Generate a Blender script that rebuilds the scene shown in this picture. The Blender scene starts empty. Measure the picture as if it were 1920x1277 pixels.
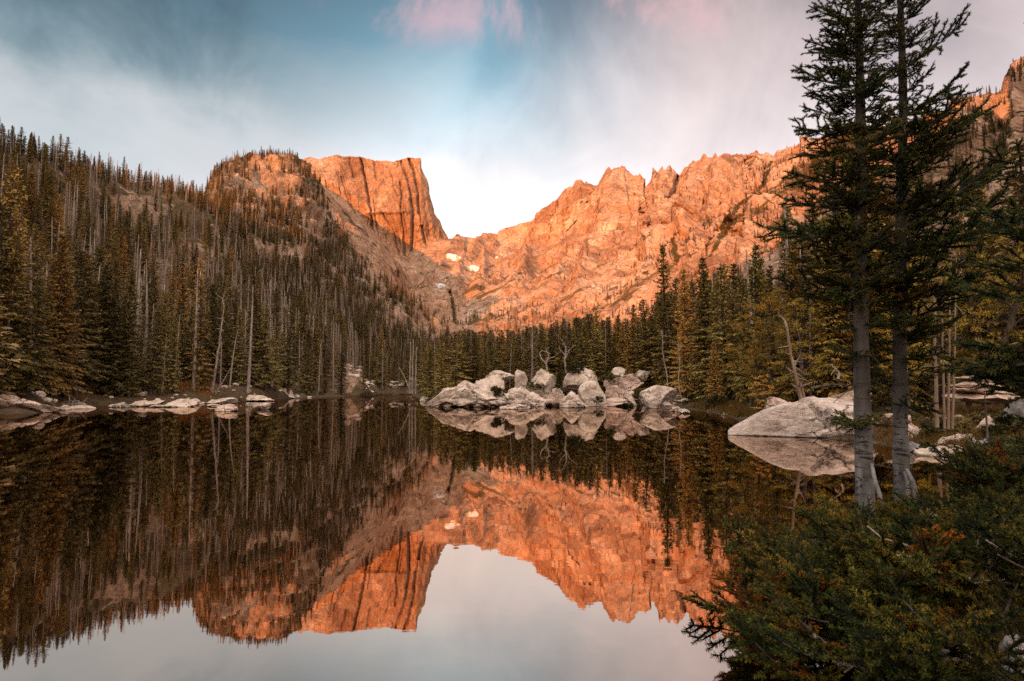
import bpy, bmesh, math, random
import numpy as np
from mathutils import Vector, Matrix, Euler

# ------------------------------------------------------------------ camera, sky, sun, exposure
sc = bpy.context.scene
COL = sc.collection
R = math.radians
F, PITCH, CAMZ = 1280.0, R(4.02), 1.6          # focal length in pixels of the 1920 px wide photograph
cam_d = bpy.data.cameras.new('camera'); cam = bpy.data.objects.new('camera', cam_d); COL.objects.link(cam)
cam.location = (0, 0, CAMZ); cam.rotation_euler = (R(90) + PITCH, 0, 0)
cam_d.sensor_width = 36; cam_d.lens = 24; cam_d.clip_start = .05; cam_d.clip_end = 30000
cam_d.dof.use_dof = True; cam_d.dof.focus_distance = 70; cam_d.dof.aperture_fstop = 4.5
sc.camera = cam
SUN_A, SUN_E = R(27), R(12)                     # the sun stands behind the camera, 27 degrees to the left, just risen
TO_SUN = np.array([-math.sin(SUN_A)*math.cos(SUN_E), -math.cos(SUN_A)*math.cos(SUN_E), math.sin(SUN_E)])
sun_d = bpy.data.lights.new('sun', 'SUN'); sun = bpy.data.objects.new('sun', sun_d); COL.objects.link(sun)
sun_d.energy = 5.0; sun_d.angle = R(.53); sun_d.color = (1.0, .355, .10)
sun.rotation_euler = Vector(TO_SUN).to_track_quat('Z', 'Y').to_euler()
sun.location = (-300, -400, 300)
sc.view_settings.view_transform = 'Standard'; sc.view_settings.look = 'None'
sc.view_settings.gamma = 1; sc.view_settings.use_curve_mapping = False
sc.view_settings.exposure = .66

world = bpy.data.worlds.new('World'); sc.world = world; world.use_nodes = True


class NT:
    """small helper to write node trees"""
    def __init__(self, tree):
        self.t = tree; tree.nodes.clear()
    def n(self, typ, inputs=None, **props):
        nd = self.t.nodes.new(typ)
        for k, v in props.items(): setattr(nd, k, v)
        for k, v in (inputs or {}).items():
            s = nd.inputs[k]
            if isinstance(v, bpy.types.NodeSocket): self.t.links.new(v, s)
            else:
                if hasattr(s.default_value, '__len__') and not hasattr(v, '__len__'): v = [v]*len(s.default_value)
                if hasattr(v, '__len__') and len(s.default_value) == 4 and len(v) == 3: v = (*v, 1)
                s.default_value = v
        return nd
    def math(self, op, a, b=0.0, c=0.0, clamp=False):
        nd = self.n('ShaderNodeMath', operation=op, use_clamp=clamp)
        for i, v in enumerate((a, b, c)):
            if isinstance(v, bpy.types.NodeSocket): self.t.links.new(v, nd.inputs[i])
            else: nd.inputs[i].default_value = v
        return nd.outputs[0]
    def ramp(self, fac, stops, interp='LINEAR'):
        nd = self.n('ShaderNodeValToRGB', {'Fac': fac}); nd.color_ramp.interpolation = interp
        el = nd.color_ramp.elements
        while len(el) < len(stops): el.new(.5)
        for e, (p, c) in zip(el, stops):
            e.position = p; e.color = (*((c, c, c) if not hasattr(c, '__len__') else c), 1)
        return nd.outputs['Color']
    def mix(self, fac, a, b, blend='MIX'):
        nd = self.n('ShaderNodeMix', data_type='RGBA', blend_type=blend)
        for s, v in ((nd.inputs[0], fac), (nd.inputs[6], a), (nd.inputs[7], b)):
            if isinstance(v, bpy.types.NodeSocket): self.t.links.new(v, s)
            else: s.default_value = (*v, 1) if hasattr(v, '__len__') and len(v) == 3 else v
        return nd.outputs[2]
    def noise(self, vec, scale, detail=4, rough=.55, dist=0.0):
        return self.n('ShaderNodeTexNoise', {'Vector': vec, 'Scale': scale, 'Detail': detail, 'Roughness': rough, 'Distortion': dist}).outputs['Fac']
    def mapping(self, vec, scale=(1, 1, 1), rot=(0, 0, 0), loc=(0, 0, 0)):
        return self.n('ShaderNodeMapping', {'Vector': vec, 'Scale': scale, 'Rotation': rot, 'Location': loc}).outputs[0]
    def srange(self, v, a, b, lo=0.0, hi=1.0, smooth=True):
        nd = self.n('ShaderNodeMapRange', {'Value': v, 'From Min': a, 'From Max': b, 'To Min': lo, 'To Max': hi},
                    interpolation_type='SMOOTHSTEP' if smooth else 'LINEAR')
        return nd.outputs[0]


def build_world():
    w = NT(world.node_tree)
    sky = w.n('ShaderNodeTexSky', sky_type='NISHITA', sun_disc=False, sun_elevation=SUN_E, sun_rotation=math.pi + SUN_A,
              altitude=3000, air_density=1.0, dust_density=1.2, ozone_density=1.0)
    d = w.n('ShaderNodeTexCoord').outputs['Generated']
    sp = w.n('ShaderNodeSeparateXYZ', {0: d}); x, y, z = sp.outputs
    zc = w.math('MAXIMUM', z, 0.0)
    n1 = w.noise(w.mapping(d, (2.6, 2.6, 3.4), loc=(3.1, 1.7, .4)), 1.0, 6, .55, .5)
    n2 = w.noise(w.mapping(d, (5.2, 5.2, 4.2), (0, .4, 0), (7.3, 4.2, 1)), 1.0, 6, .6, .6)
    n3 = w.noise(w.mapping(d, (1.6, 1.6, 1.4), loc=(1.3, 9.2, 0)), 1.0, 4, .5, .3)
    # thin bright veil near the horizon, thinning upwards into blue; zenith brightened as added fill light
    zz = w.math('ADD', zc, w.math('MULTIPLY', w.math('SUBTRACT', n1, .5), .30))
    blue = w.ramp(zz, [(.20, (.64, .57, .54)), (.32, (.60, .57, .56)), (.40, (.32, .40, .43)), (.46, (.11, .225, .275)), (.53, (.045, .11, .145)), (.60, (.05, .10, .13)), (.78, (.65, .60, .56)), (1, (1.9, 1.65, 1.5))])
    # western sunrise clouds: grey pink veil over the right half
    side = w.math('ADD', x, w.math('MULTIPLY', w.math('SUBTRACT', n3, .5), .5))
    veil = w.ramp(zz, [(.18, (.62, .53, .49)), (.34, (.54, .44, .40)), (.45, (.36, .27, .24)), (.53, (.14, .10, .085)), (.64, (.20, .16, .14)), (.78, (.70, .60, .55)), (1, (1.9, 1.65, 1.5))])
    c = w.mix(w.srange(side, .02, .30), blue, veil)
    # grey cloud on the left
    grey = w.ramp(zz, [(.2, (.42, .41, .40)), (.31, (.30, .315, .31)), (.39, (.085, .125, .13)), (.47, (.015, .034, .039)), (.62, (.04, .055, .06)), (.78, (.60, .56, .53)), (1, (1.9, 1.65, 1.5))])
    gm = w.math('MULTIPLY', w.srange(w.math('ADD', x, w.math('MULTIPLY', w.math('SUBTRACT', n1, .5), .7)), -.02, -.42), w.srange(n2, .30, .62, .6, 1.0))
    c = w.mix(gm, c, grey)
    # pink lit tufts
    pm = w.math('MULTIPLY', w.srange(n2, .48, .62), w.srange(zc, .44, .49))
    pm = w.math('MULTIPLY', pm, w.srange(x, -.35, -.1))
    c = w.mix(w.math('MULTIPLY', pm, .5), c, (.56, .27, .26))
    # warm glow low over the pass
    gx = w.srange(w.math('ABSOLUTE', w.math('ADD', x, .06)), .40, 0.0)
    glow = w.math('MULTIPLY', w.math('MULTIPLY', gx, w.srange(zc, .38, .16)), w.srange(y, .2, .7))
    c = w.mix(w.math('MULTIPLY', glow, .9), c, (.72, .60, .53))
    # the eastern half of the sky, out of view: sunrise, brightened as warm fill light
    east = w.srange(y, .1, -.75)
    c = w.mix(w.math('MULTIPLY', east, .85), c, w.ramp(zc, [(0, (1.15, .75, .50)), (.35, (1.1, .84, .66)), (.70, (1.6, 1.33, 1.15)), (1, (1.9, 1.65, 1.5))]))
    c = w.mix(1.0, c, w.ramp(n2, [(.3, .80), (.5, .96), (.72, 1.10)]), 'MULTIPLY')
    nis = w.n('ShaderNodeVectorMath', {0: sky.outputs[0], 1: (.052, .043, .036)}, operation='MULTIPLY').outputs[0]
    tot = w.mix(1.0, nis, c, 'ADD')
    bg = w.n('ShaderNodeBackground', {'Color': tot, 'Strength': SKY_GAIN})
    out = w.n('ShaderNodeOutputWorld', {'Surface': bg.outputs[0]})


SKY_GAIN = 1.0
build_world()
sc.render.engine = 'CYCLES'
sc.cycles.max_bounces = 6; sc.cycles.diffuse_bounces = 2; sc.cycles.glossy_bounces = 3
sc.cycles.transparent_max_bounces = 6; sc.cycles.transmission_bounces = 2
sc.cycles.caustics_reflective = False; sc.cycles.caustics_refractive = False
sc.cycles.sample_clamp_indirect = 4
sc.cycles.use_denoising = False
try: sc.cycles.denoiser = 'OPENIMAGEDENOISE'
except Exception: pass
sc.cycles.denoising_input_passes = 'RGB_ALBEDO_NORMAL'; sc.cycles.denoising_prefilter = 'ACCURATE'

# ------------------------------------------------------------------ pixel helpers (photo pixel + distance -> point of the place)
CP, SP = math.cos(PITCH), math.sin(PITCH)
def rise(v):
    zp = (638.0 - np.asarray(v, float))/F
    return (SP + zp*CP)/(CP - zp*SP)
def at(u, v, y):
    u, v, y = np.broadcast_arrays(*[np.asarray(q, float) for q in (u, v, y)])
    zp = (638.0 - v)/F
    return np.stack([(u-960)/F*y/(CP - zp*SP), y, CAMZ + y*rise(v)], -1)
def to_px(p):
    p = np.asarray(p, float); x, y, z = p[..., 0], p[..., 1], p[..., 2]-CAMZ
    dep = y*CP + z*SP; up = z*CP - y*SP
    return 960 + F*x/dep, 638 - F*up/dep
def wl(u, v):                                     # waterline point
    y = -CAMZ/rise(v)
    p = at(u, v, y); return float(p[0]), float(p[1])

# ------------------------------------------------------------------ numpy noise
def _h(ix, iy, iz, s):
    h = (ix.astype(np.uint32)*np.uint32(374761393)) ^ (iy.astype(np.uint32)*np.uint32(668265263)) ^ (iz.astype(np.uint32)*np.uint32(2147483647)) ^ np.uint32((s*974634777) & 0xffffffff)
    h = (h ^ (h >> np.uint32(13)))*np.uint32(1274126177); h = (h ^ (h >> np.uint32(16)))*np.uint32(2246822519)
    return h ^ (h >> np.uint32(15))
_G = np.random.default_rng(5).normal(size=(256, 3)); _G /= np.linalg.norm(_G, axis=1)[:, None]
def pnoise(p, s=0):
    p = np.asarray(p, float); i = np.floor(p).astype(np.int64); f = p - i
    w = f*f*f*(f*(f*6-15)+10); out = 0
    for dx in (0, 1):
        for dy in (0, 1):
            for dz in (0, 1):
                g = _G[(_h(i[..., 0]+dx, i[..., 1]+dy, i[..., 2]+dz, s) & np.uint32(255)).astype(int)]
                dot = (g*(f - np.array([dx, dy, dz]))).sum(-1)
                k = (w[..., 0] if dx else 1-w[..., 0])*(w[..., 1] if dy else 1-w[..., 1])*(w[..., 2] if dz else 1-w[..., 2])
                out = out + k*dot
    return out*1.5
def fbm(p, o=5, s=0, gain=.5, lac=2.07):
    a, t = 1.0, 0
    for k in range(o):
        t = t + a*pnoise(p, s+k*17); p = p*lac + 3.3; a *= gain
    return t
def ridged(p, o=5, s=0, gain=.5, lac=2.07):
    a, t = 1.0, 0
    for k in range(o):
        t = t + a*(1-2*np.abs(pnoise(p, s+k*17))); p = p*lac + 3.3; a *= gain
    return t

# ------------------------------------------------------------------ mesh / object helpers
def mesh(name, verts, faces, mats=(), midx=None, smooth=False):
    verts = np.asarray(verts, np.float32); faces = np.asarray(faces, np.int32); k = faces.shape[1]
    me = bpy.data.meshes.new(name)
    me.vertices.add(len(verts)); me.vertices.foreach_set('co', verts.ravel())
    me.loops.add(faces.size); me.loops.foreach_set('vertex_index', faces.ravel())
    me.polygons.add(len(faces)); me.polygons.foreach_set('loop_start', np.arange(0, faces.size, k, dtype=np.int32))
    for m in mats: me.materials.append(m)
    if midx is not None: me.polygons.foreach_set('material_index', np.asarray(midx, np.int32))
    me.polygons.foreach_set('use_smooth', np.full(len(faces), smooth))
    me.update(calc_edges=True); me.validate()
    return me
def attr(me, name, val):
    a = me.attributes.new(name, 'FLOAT', 'POINT'); a.data.foreach_set('value', np.asarray(val, np.float32).ravel())
def link(name, data, parent=None, label=None, cat=None, group=None, kind=None):
    o = bpy.data.objects.new(name, data); COL.objects.link(o)
    if parent is not None: o.parent = parent
    for k, v in (('label', label), ('category', cat), ('group', group), ('kind', kind)):
        if v: o[k] = v
    return o
class Geo:
    """collects triangles with a material index"""
    def __init__(self): self.v, self.f, self.m, self.c = [], [], [], 0
    def add(self, v, f, m=0):
        v = np.asarray(v, float).reshape(-1, 3); f = np.asarray(f, int).reshape(-1, 3)
        self.v.append(v); self.f.append(f + self.c); self.m.append(np.full(len(f), m)); self.c += len(v)
    def kites(self, base, d, side, ln, w, m=0, bend=0.0):
        n = len(base); ln = np.broadcast_to(ln, n)[:, None]; w = np.broadcast_to(w, n)[:, None]
        mid = base + d*ln*.45; tip = base + d*ln + np.array([0, 0, -1.])*bend*ln
        v = np.stack([base, mid+side*w, tip, mid-side*w], 1).reshape(-1, 3)
        k = np.arange(n)[:, None]*4
        self.add(v, np.concatenate([k+np.array([0, 1, 2]), k+np.array([0, 2, 3])]), m)
    def tris(self, base, d, side, ln, w, m=0):
        n = len(base); ln = np.broadcast_to(ln, n)[:, None]; w = np.broadcast_to(w, n)[:, None]
        v = np.stack([base-side*w, base+side*w, base+d*ln], 1).reshape(-1, 3)
        self.add(v, np.arange(3*n).reshape(-1, 3), m)
    def tube(self, pts, rad, seg=6, m=0, cap=True):
        pts = np.asarray(pts, float); n = len(pts); rad = np.broadcast_to(rad, n)
        t = np.gradient(pts, axis=0); t /= np.linalg.norm(t, axis=1)[:, None] + 1e-9
        ref = np.array([1., 0, 0]) if abs(t[0, 0]) < .8 else np.array([0, 1., 0])
        a = np.cross(t, ref); a /= np.linalg.norm(a, axis=1)[:, None] + 1e-9; b = np.cross(t, a)
        th = np.linspace(0, 2*np.pi, seg, endpoint=False)
        ring = pts[:, None] + rad[:, None, None]*(np.cos(th)[None, :, None]*a[:, None] + np.sin(th)[None, :, None]*b[:, None])
        i = np.arange(n-1)[:, None]*seg; j = np.arange(seg)[None]; j2 = (j+1) % seg
        q = np.stack([i+j, i+j2, i+seg+j2, i+seg+j], -1).reshape(-1, 4)
        f = np.concatenate([q[:, [0, 1, 2]], q[:, [0, 2, 3]]])
        v = ring.reshape(-1, 3)
        if cap:
            v = np.concatenate([v, pts[-1:]]); e = (n-1)*seg
            f = np.concatenate([f, [[e+k, e+(k+1) % seg, n*seg] for k in range(seg)]])
        self.add(v, f, m)
    def mesh(self, name, mats, smooth=False):
        return mesh(name, np.concatenate(self.v), np.concatenate(self.f), mats, np.concatenate(self.m), smooth)
def unit(a): return a/(np.linalg.norm(a, axis=-1, keepdims=True) + 1e-9)

# ------------------------------------------------------------------ materials
def material(name):
    m = bpy.data.materials.new(name); m.use_nodes = True; t = NT(m.node_tree); return m, t
def finish(t, color, rough=.85, bump=None, bstr=.5, bdist=.05, spec=.25):
    b = t.n('ShaderNodeBsdfPrincipled', {'Base Color': color, 'Roughness': rough, 'Specular IOR Level': spec})
    if bump is not None:
        t.t.links.new(t.n('ShaderNodeBump', {'Height': bump, 'Strength': bstr, 'Distance': bdist}).outputs[0], b.inputs['Normal'])
    t.n('ShaderNodeOutputMaterial', {'Surface': b.outputs[0]})
    return b

def needle_mat(name, dark, light, warm, scale=2.2):
    m, t = material(name)
    oi = t.n('ShaderNodeObjectInfo'); tc = t.n('ShaderNodeTexCoord').outputs['Object']
    n = t.noise(tc, scale, 3, .6)
    c = t.mix(t.srange(n, .35, .7), dark, light)
    rnd = oi.outputs['Random']
    c = t.mix(t.math('MULTIPLY', t.srange(rnd, .45, 1.0), .75), c, warm)
    c = t.mix(1.0, c, oi.outputs['Color'], 'MULTIPLY')
    v = t.n('ShaderNodeMix', {0: 1.0}, data_type='RGBA', blend_type='MULTIPLY')
    t.t.links.new(c, v.inputs[6]); t.t.links.new(t.ramp(t.math('FRACT', t.math('MULTIPLY', rnd, 7.31)), [(0, .6), (1, 1.35)]), v.inputs[7])
    finish(t, v.outputs[2], .75, spec=.15)
    return m
M = {}
M['needle'] = needle_mat('spruce_needles', (.046, .048, .019), (.15, .135, .050), (.21, .145, .058))
M['pine'] = needle_mat('pine_needles', (.09, .082, .024), (.24, .19, .055), (.25, .15, .04), 1.2)
M['newfir'] = needle_mat('young_fir_needles', (.055, .068, .012), (.19, .18, .035), (.20, .14, .028), 6)
M['fir'] = needle_mat('fir_needles', (.008, .016, .007), (.034, .050, .016), (.045, .045, .014), 9)

def bark_mat(name, a, b, c, scale=6, scars=False):
    m, t = material(name)
    tc = t.n('ShaderNodeTexCoord').outputs['Object']
    n = t.noise(t.mapping(tc, (1, 1, .25)), scale, 4, .55)
    col = t.ramp(n, [(.3, a), (.5, b), (.72, c)])
    if scars:
        s = t.noise(t.mapping(tc, (1.0, 1.0, 5.5)), 3.4, 5, .72, .8)
        col = t.mix(t.srange(s, .53, .58), col, (.035, .03, .028))
        s2 = t.noise(t.mapping(tc, (1.0, 1.0, .9)), 1.6, 3, .6)
        col = t.mix(t.srange(s2, .46, .60, 0, .8), col, (.06, .055, .05))
        zo = t.n('ShaderNodeSeparateXYZ', {0: tc}).outputs[2]        # older scaly dark bark higher up the stem
        col = t.mix(t.srange(t.math('ADD', zo, t.math('MULTIPLY', t.math('SUBTRACT', s2, .5), 1.6)), .45, 1.35, 0, .9), col, t.mix(n, (.035, .028, .022), (.13, .11, .095)))
        n = t.math('SUBTRACT', n, t.math('MULTIPLY', t.srange(s, .55, .66), .6))
    finish(t, col, .9, n, .5, .03)
    return m
M['bark'] = bark_mat('conifer_bark', (.03, .022, .016), (.075, .055, .042), (.14, .11, .09))
M['deadwood'] = bark_mat('bleached_wood', (.15, .115, .09), (.34, .275, .225), (.52, .44, .37), 7)
M['greytwig'] = bark_mat('dead_twigs', (.17, .112, .075), (.27, .185, .13), (.38, .275, .20), 3)
M['firbark'] = bark_mat('fir_bark', (.085, .078, .072), (.22, .21, .20), (.39, .375, .36), 11, True)

def rock_mat(name, cols, sc_=1.0, lichen=.5, wet=True, strata=None):
    m, t = material(name)
    g = t.n('ShaderNodeNewGeometry'); pos = g.outputs['Position']; tc = t.n('ShaderNodeTexCoord').outputs['Object']
    n = t.noise(tc, 1.1*sc_, 6, .58)
    col = t.ramp(n, [(.30, cols[0]), (.48, cols[1]), (.66, cols[2])])
    f = t.noise(tc, 9*sc_, 5, .7)
    col = t.mix(1.0, col, t.ramp(f, [(.3, .78), (.7, 1.2)]), 'MULTIPLY')
    dk = t.noise(t.mapping(tc, (1, 1, .35), loc=(4, 2, 1)), 2.1*sc_, 6, .7, .7)
    col = t.mix(t.srange(dk, .56, .68, 0, lichen), col, (.075, .062, .052))
    vn = t.n('ShaderNodeTexVoronoi', {'Vector': t.n('ShaderNodeVectorMath', {0: tc, 1: t.n('ShaderNodeVectorMath', {0: t.n('ShaderNodeTexNoise', {'Vector': tc, 'Scale': 1.7*sc_, 'Detail': 4.0}).outputs['Color'], 3: .9}, operation='SCALE').outputs[0]}, operation='ADD').outputs[0],
                                    'Scale': .42*sc_}, feature='DISTANCE_TO_EDGE').outputs['Distance']
    crack = t.math('MULTIPLY', t.srange(vn, .0, .022, 1, 0), t.srange(t.noise(tc, .8*sc_, 3), .48, .60))
    col = t.mix(t.math('MULTIPLY', crack, .8), col, (.05, .04, .033))
    h = t.math('SUBTRACT', t.math('ADD', n, t.math('MULTIPLY', f, .18)), t.math('MULTIPLY', crack, .5))
    if strata:
        st = t.noise(t.mapping(tc, strata[0], strata[1]), strata[2], 6, .7, .6)
        col = t.mix(t.srange(st, .54, .70, 0, .6), col, (.12, .085, .065))
        h = t.math('ADD', h, t.math('MULTIPLY', st, 1.2))
    if wet:
        wz = t.math('ADD', t.n('ShaderNodeSeparateXYZ', {0: pos}).outputs[2], t.math('MULTIPLY', t.math('SUBTRACT', n, .5), .12))
        col = t.mix(t.srange(wz, .055, .0), col, (.035, .028, .022))
    finish(t, col, .85, h, .9, .12, .2)
    return m
M['granite'] = rock_mat('pale_granite', [(.28, .20, .15), (.62, .50, .40), (.76, .64, .53)], .8)
M['pinkrock'] = rock_mat('pinkish_granite', [(.30, .205, .16), (.58, .43, .345), (.70, .55, .45)], .8, .35)
M['slabrock'] = rock_mat('layered_granite', [(.36, .27, .215), (.62, .50, .42), (.74, .62, .53)], .9, .15, True, ((.5, 3.0, 6.0), (0, .22, .1), 1.1))
M['greyrock'] = rock_mat('grey_rock', [(.16, .15, .145), (.30, .28, .265), (.42, .39, .37)], 1.6, .4)
M['tanrock'] = rock_mat('tan_rock', [(.30, .20, .14), (.47, .335, .25), (.56, .42, .33)], 1, .2, False, ((.3, .3, 5.0), (0, .03, 0), 1.2))

def mountain_mat(name, cols, veg=(.055, .04, .014), size=1.0, vertical=3.5, cracks=1.0, bands=False):
    """bare rock with dark water streaks, light bands and low alpine scrub by a mask that also holds gully shade"""
    m, t = material(name)
    pos = t.n('ShaderNodeNewGeometry').outputs['Position']
    a = t.noise(t.mapping(pos, (.012/size, .012/size, .012/size/vertical)), 1.0, 8, .6, .4)
    col = t.ramp(a, [(.32, cols[0]), (.48, cols[1]), (.66, cols[2])])
    b = t.noise(t.mapping(pos, (.05/size,)*3), 1.0, 6, .65)
    col = t.mix(1.0, col, t.ramp(b, [(.3, .66), (.5, 1.0), (.7, 1.28)]), 'MULTIPLY')
    s = t.noise(t.mapping(pos, (.030/size, .030/size, .004/size), loc=(5, 1, 2)), 1.0, 5, .6, .3)
    col = t.mix(t.math('MULTIPLY', t.srange(s, .57, .68), .6*cracks), col, (.10, .065, .045))
    va = t.n('ShaderNodeAttribute', attribute_name='veg').outputs['Fac']
    nv = t.noise(t.mapping(pos, (.045/size, .045/size, .07/size), loc=(1, 7, 2)), 1.0, 7, .7)
    vm = t.srange(t.math('ADD', nv, t.math('MULTIPLY', t.math('SUBTRACT', va, .5), .6)), .60, .68)
    if bands:
        dg = t.noise(t.mapping(t.mapping(pos, rot=(0, R(33), 0)), (.0065, .012, .075), loc=(2, 3, 1)), 1.0, 7, .68, .5)
        lt = t.noise(t.mapping(t.mapping(pos, rot=(0, R(28), 0)), (.005, .010, .045), loc=(7, 1, 4)), 1.0, 6, .6, .4)
        fade = t.srange(va, .10, .30)
        col = t.mix(t.math('MULTIPLY', t.srange(lt, .54, .64, 0, .50), fade), col, (.60, .42, .30))
        vm = t.math('MAXIMUM', vm, t.math('MULTIPLY', t.srange(dg, .57, .62, 0, .85), fade))
    vc = t.mix(t.noise(pos, .2/size, 3), veg, tuple(q*1.9 for q in veg))
    col = t.mix(vm, col, vc)
    for sc2, lo, th in (((.02, .02, .006), (3, 3, 3), .016), ((.012, .012, .03), (8, 1, 5), .012), ((.05, .05, .02), (1, 2, 9), .03)):   # joints and cracks
        cn = t.noise(t.mapping(pos, tuple(q/size for q in sc2), (0, .5 if th == .012 else .1, 0), lo), 1.0, 5, .62)
        ln_ = t.srange(t.math('ABSOLUTE', t.math('SUBTRACT', cn, .5)), 0, th, 1, 0)
        ln_ = t.math('MULTIPLY', ln_, t.srange(b, .42, .58))
        col = t.mix(t.math('MULTIPLY', ln_, .62*min(1, cracks+.3)), col, (.085, .05, .032))
    fine = t.noise(t.mapping(pos, (.16/size, .16/size, .10/size)), 1.0, 7, .72)
    col = t.mix(1.0, col, t.ramp(fine, [(.32, .72), (.5, 1.0), (.68, 1.24)]), 'MULTIPLY')
    wob = t.n('ShaderNodeVectorMath', {0: t.n('ShaderNodeTexNoise', {'Vector': pos, 'Scale': .02/size, 'Detail': 5.0}).outputs['Color'], 3: 34*size}, operation='SCALE').outputs[0]
    vp = t.mapping(t.n('ShaderNodeVectorMath', {0: pos, 1: wob}, operation='ADD').outputs[0], (.030/size, .030/size, .017/size), (0, .25, 0))
    ve = t.n('ShaderNodeTexVoronoi', {'Vector': vp, 'Scale': 1.0}, feature='DISTANCE_TO_EDGE').outputs['Distance']
    vcl = t.n('ShaderNodeSeparateColor', {0: t.n('ShaderNodeTexVoronoi', {'Vector': vp, 'Scale': 1.0}).outputs['Color']}).outputs[0]
    jt = t.math('MULTIPLY', t.srange(ve, 0, .05, 1, 0), t.srange(b, .40, .55))
    col = t.mix(t.math('MULTIPLY', jt, .6*min(1, cracks+.2)), col, (.09, .05, .03))
    h = t.math('ADD', t.math('ADD', t.math('MULTIPLY', a, 2.0), b), t.math('ADD', t.math('MULTIPLY', fine, .5), t.math('MULTIPLY', vcl, .35)))
    finish(t, col, .95, h, 1.0, 8*size, .1)
    return m
M['hallett'] = mountain_mat('lit_mountain_rock', [(.27, .14, .078), (.41, .23, .135), (.53, .345, .23)], size=1.0)
M['ridge'] = mountain_mat('ridge_rock', [(.27, .14, .08), (.46, .26, .155), (.64, .43, .295)], size=.8, vertical=1.6, cracks=.9, bands=True)
M['scree'] = mountain_mat('scree_rock', [(.22, .15, .11), (.32, .24, .19), (.42, .33, .27)], size=.35, vertical=1, cracks=.4)
M['hill'] = mountain_mat('hill_rock_and_soil', [(.22, .13, .08), (.38, .245, .16), (.50, .355, .25)], (.085, .060, .032), size=.22, vertical=1.5)

def ground_mat():
    m, t = material('forest_ground')
    pos = t.n('ShaderNodeNewGeometry').outputs['Position']; z = t.n('ShaderNodeSeparateXYZ', {0: pos}).outputs[2]
    n = t.noise(pos, .7, 8, .65)
    col = t.ramp(n, [(.3, (.03, .022, .013)), (.5, (.065, .045, .026)), (.68, (.13, .085, .045))])
    gr = t.noise(pos, .25, 5, .6)
    col = t.mix(t.srange(gr, .52, .64, 0, .7), col, (.10, .072, .02))
    vb = t.n('ShaderNodeTexVoronoi', {'Vector': pos, 'Scale': 2.6}); ed = t.n('ShaderNodeTexVoronoi', {'Vector': pos, 'Scale': 2.6}, feature='DISTANCE_TO_EDGE').outputs['Distance']
    stone = t.mix(t.n('ShaderNodeSeparateColor', {0: vb.outputs['Color']}).outputs[0], (.05, .036, .026), (.17, .13, .10))
    stone = t.mix(t.srange(ed, 0, .09, 1, 0), stone, (.02, .015, .011))
    col = t.mix(t.srange(z, .06, -.02), col, stone)
    finish(t, col, .95, t.math('ADD', n, t.math('MULTIPLY', t.srange(ed, 0, .2), t.srange(z, .1, -.02))), .7, .15, .1)
    return m
M['ground'] = ground_mat()

def water_mat():
    m, t = material('lake_water')
    pos = t.n('ShaderNodeNewGeometry').outputs['Position']
    n1 = t.noise(t.mapping(pos, (.55, 1.3, 1)), 1.0, 3, .5)
    n2 = t.noise(t.mapping(pos, (2.2, 5.0, 1)), 1.0, 2, .5)
    patch = t.srange(t.noise(t.mapping(pos, (.05, .09, 1), loc=(2, 1, 0)), 1.0, 2), .42, .62, .25, 1)
    h = t.math('MULTIPLY', t.math('ADD', n1, t.math('MULTIPLY', n2, .25)), patch)
    bump = t.n('ShaderNodeBump', {'Height': h, 'Strength': .08, 'Distance': .012})
    gl = t.n('ShaderNodeBsdfGlossy', {'Color': (.79, .675, .595), 'Roughness': .014, 'Normal': bump.outputs[0]})
    tr = t.n('ShaderNodeBsdfTransparent', {'Color': (.30, .26, .21)})
    fr = t.n('ShaderNodeLayerWeight', {'Blend': .5}).outputs['Facing']
    fac = t.srange(fr, .45, .95, .55, .90, False)
    mx = t.n('ShaderNodeMixShader', {0: fac, 1: tr.outputs[0], 2: gl.outputs[0]})
    t.n('ShaderNodeOutputMaterial', {'Surface': mx.outputs[0]})
    return m
M['water'] = water_mat()
m_, t_ = material('old_snow'); finish(t_, t_.ramp(t_.noise(t_.n('ShaderNodeTexCoord').outputs['Object'], 3, 5), [(.3, (.62, .58, .55)), (.7, (.86, .84, .82))]), .6); M['snow'] = m_
m_, t_ = material('dry_grass')
oi_ = t_.n('ShaderNodeObjectInfo'); nn_ = t_.noise(t_.n('ShaderNodeTexCoord').outputs['Object'], 1.5, 3)
finish(t_, t_.mix(1.0, t_.ramp(nn_, [(.3, (.10, .065, .02)), (.7, (.26, .17, .055))]), oi_.outputs['Color'], 'MULTIPLY'), .9); M['grass'] = m_

# ------------------------------------------------------------------ the lake outline, ground and water
left_shore = [(-500, 800), (-250, 790), (0, 777), (60, 776), (110, 768), (180, 762), (250, 760), (330, 759), (400, 755), (470, 751), (550, 746), (640, 743), (700, 740), (745, 739)]
right_shore = [(770, 739), (778, 743), (788, 746), (805, 752), (850, 754), (940, 755), (1040, 755), (1140, 755), (1200, 758), (1285, 766), (1340, 774), (1380, 786),
               (1400, 800), (1430, 815), (1500, 818), (1600, 824), (1680, 838), (1760, 848), (1830, 858)]
LAKE = [(-30, 12), (-24, 0), (-14, -7), (-5, -3), (-1.6, .9), (.7, 1.6), (1.7, 2.6), (1.9, 3.4), (2.2, 4.8), (2.6, 6.0), (2.75, 7.0), (3.3, 7.9), (4.6, 8.4), (6.6, 9.0), (8.6, 10.6), (10.2, 13.0)]
LAKE = np.array([wl(*p) for p in left_shore] + [wl(*p) for p in right_shore] + LAKE[::-1])
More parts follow.
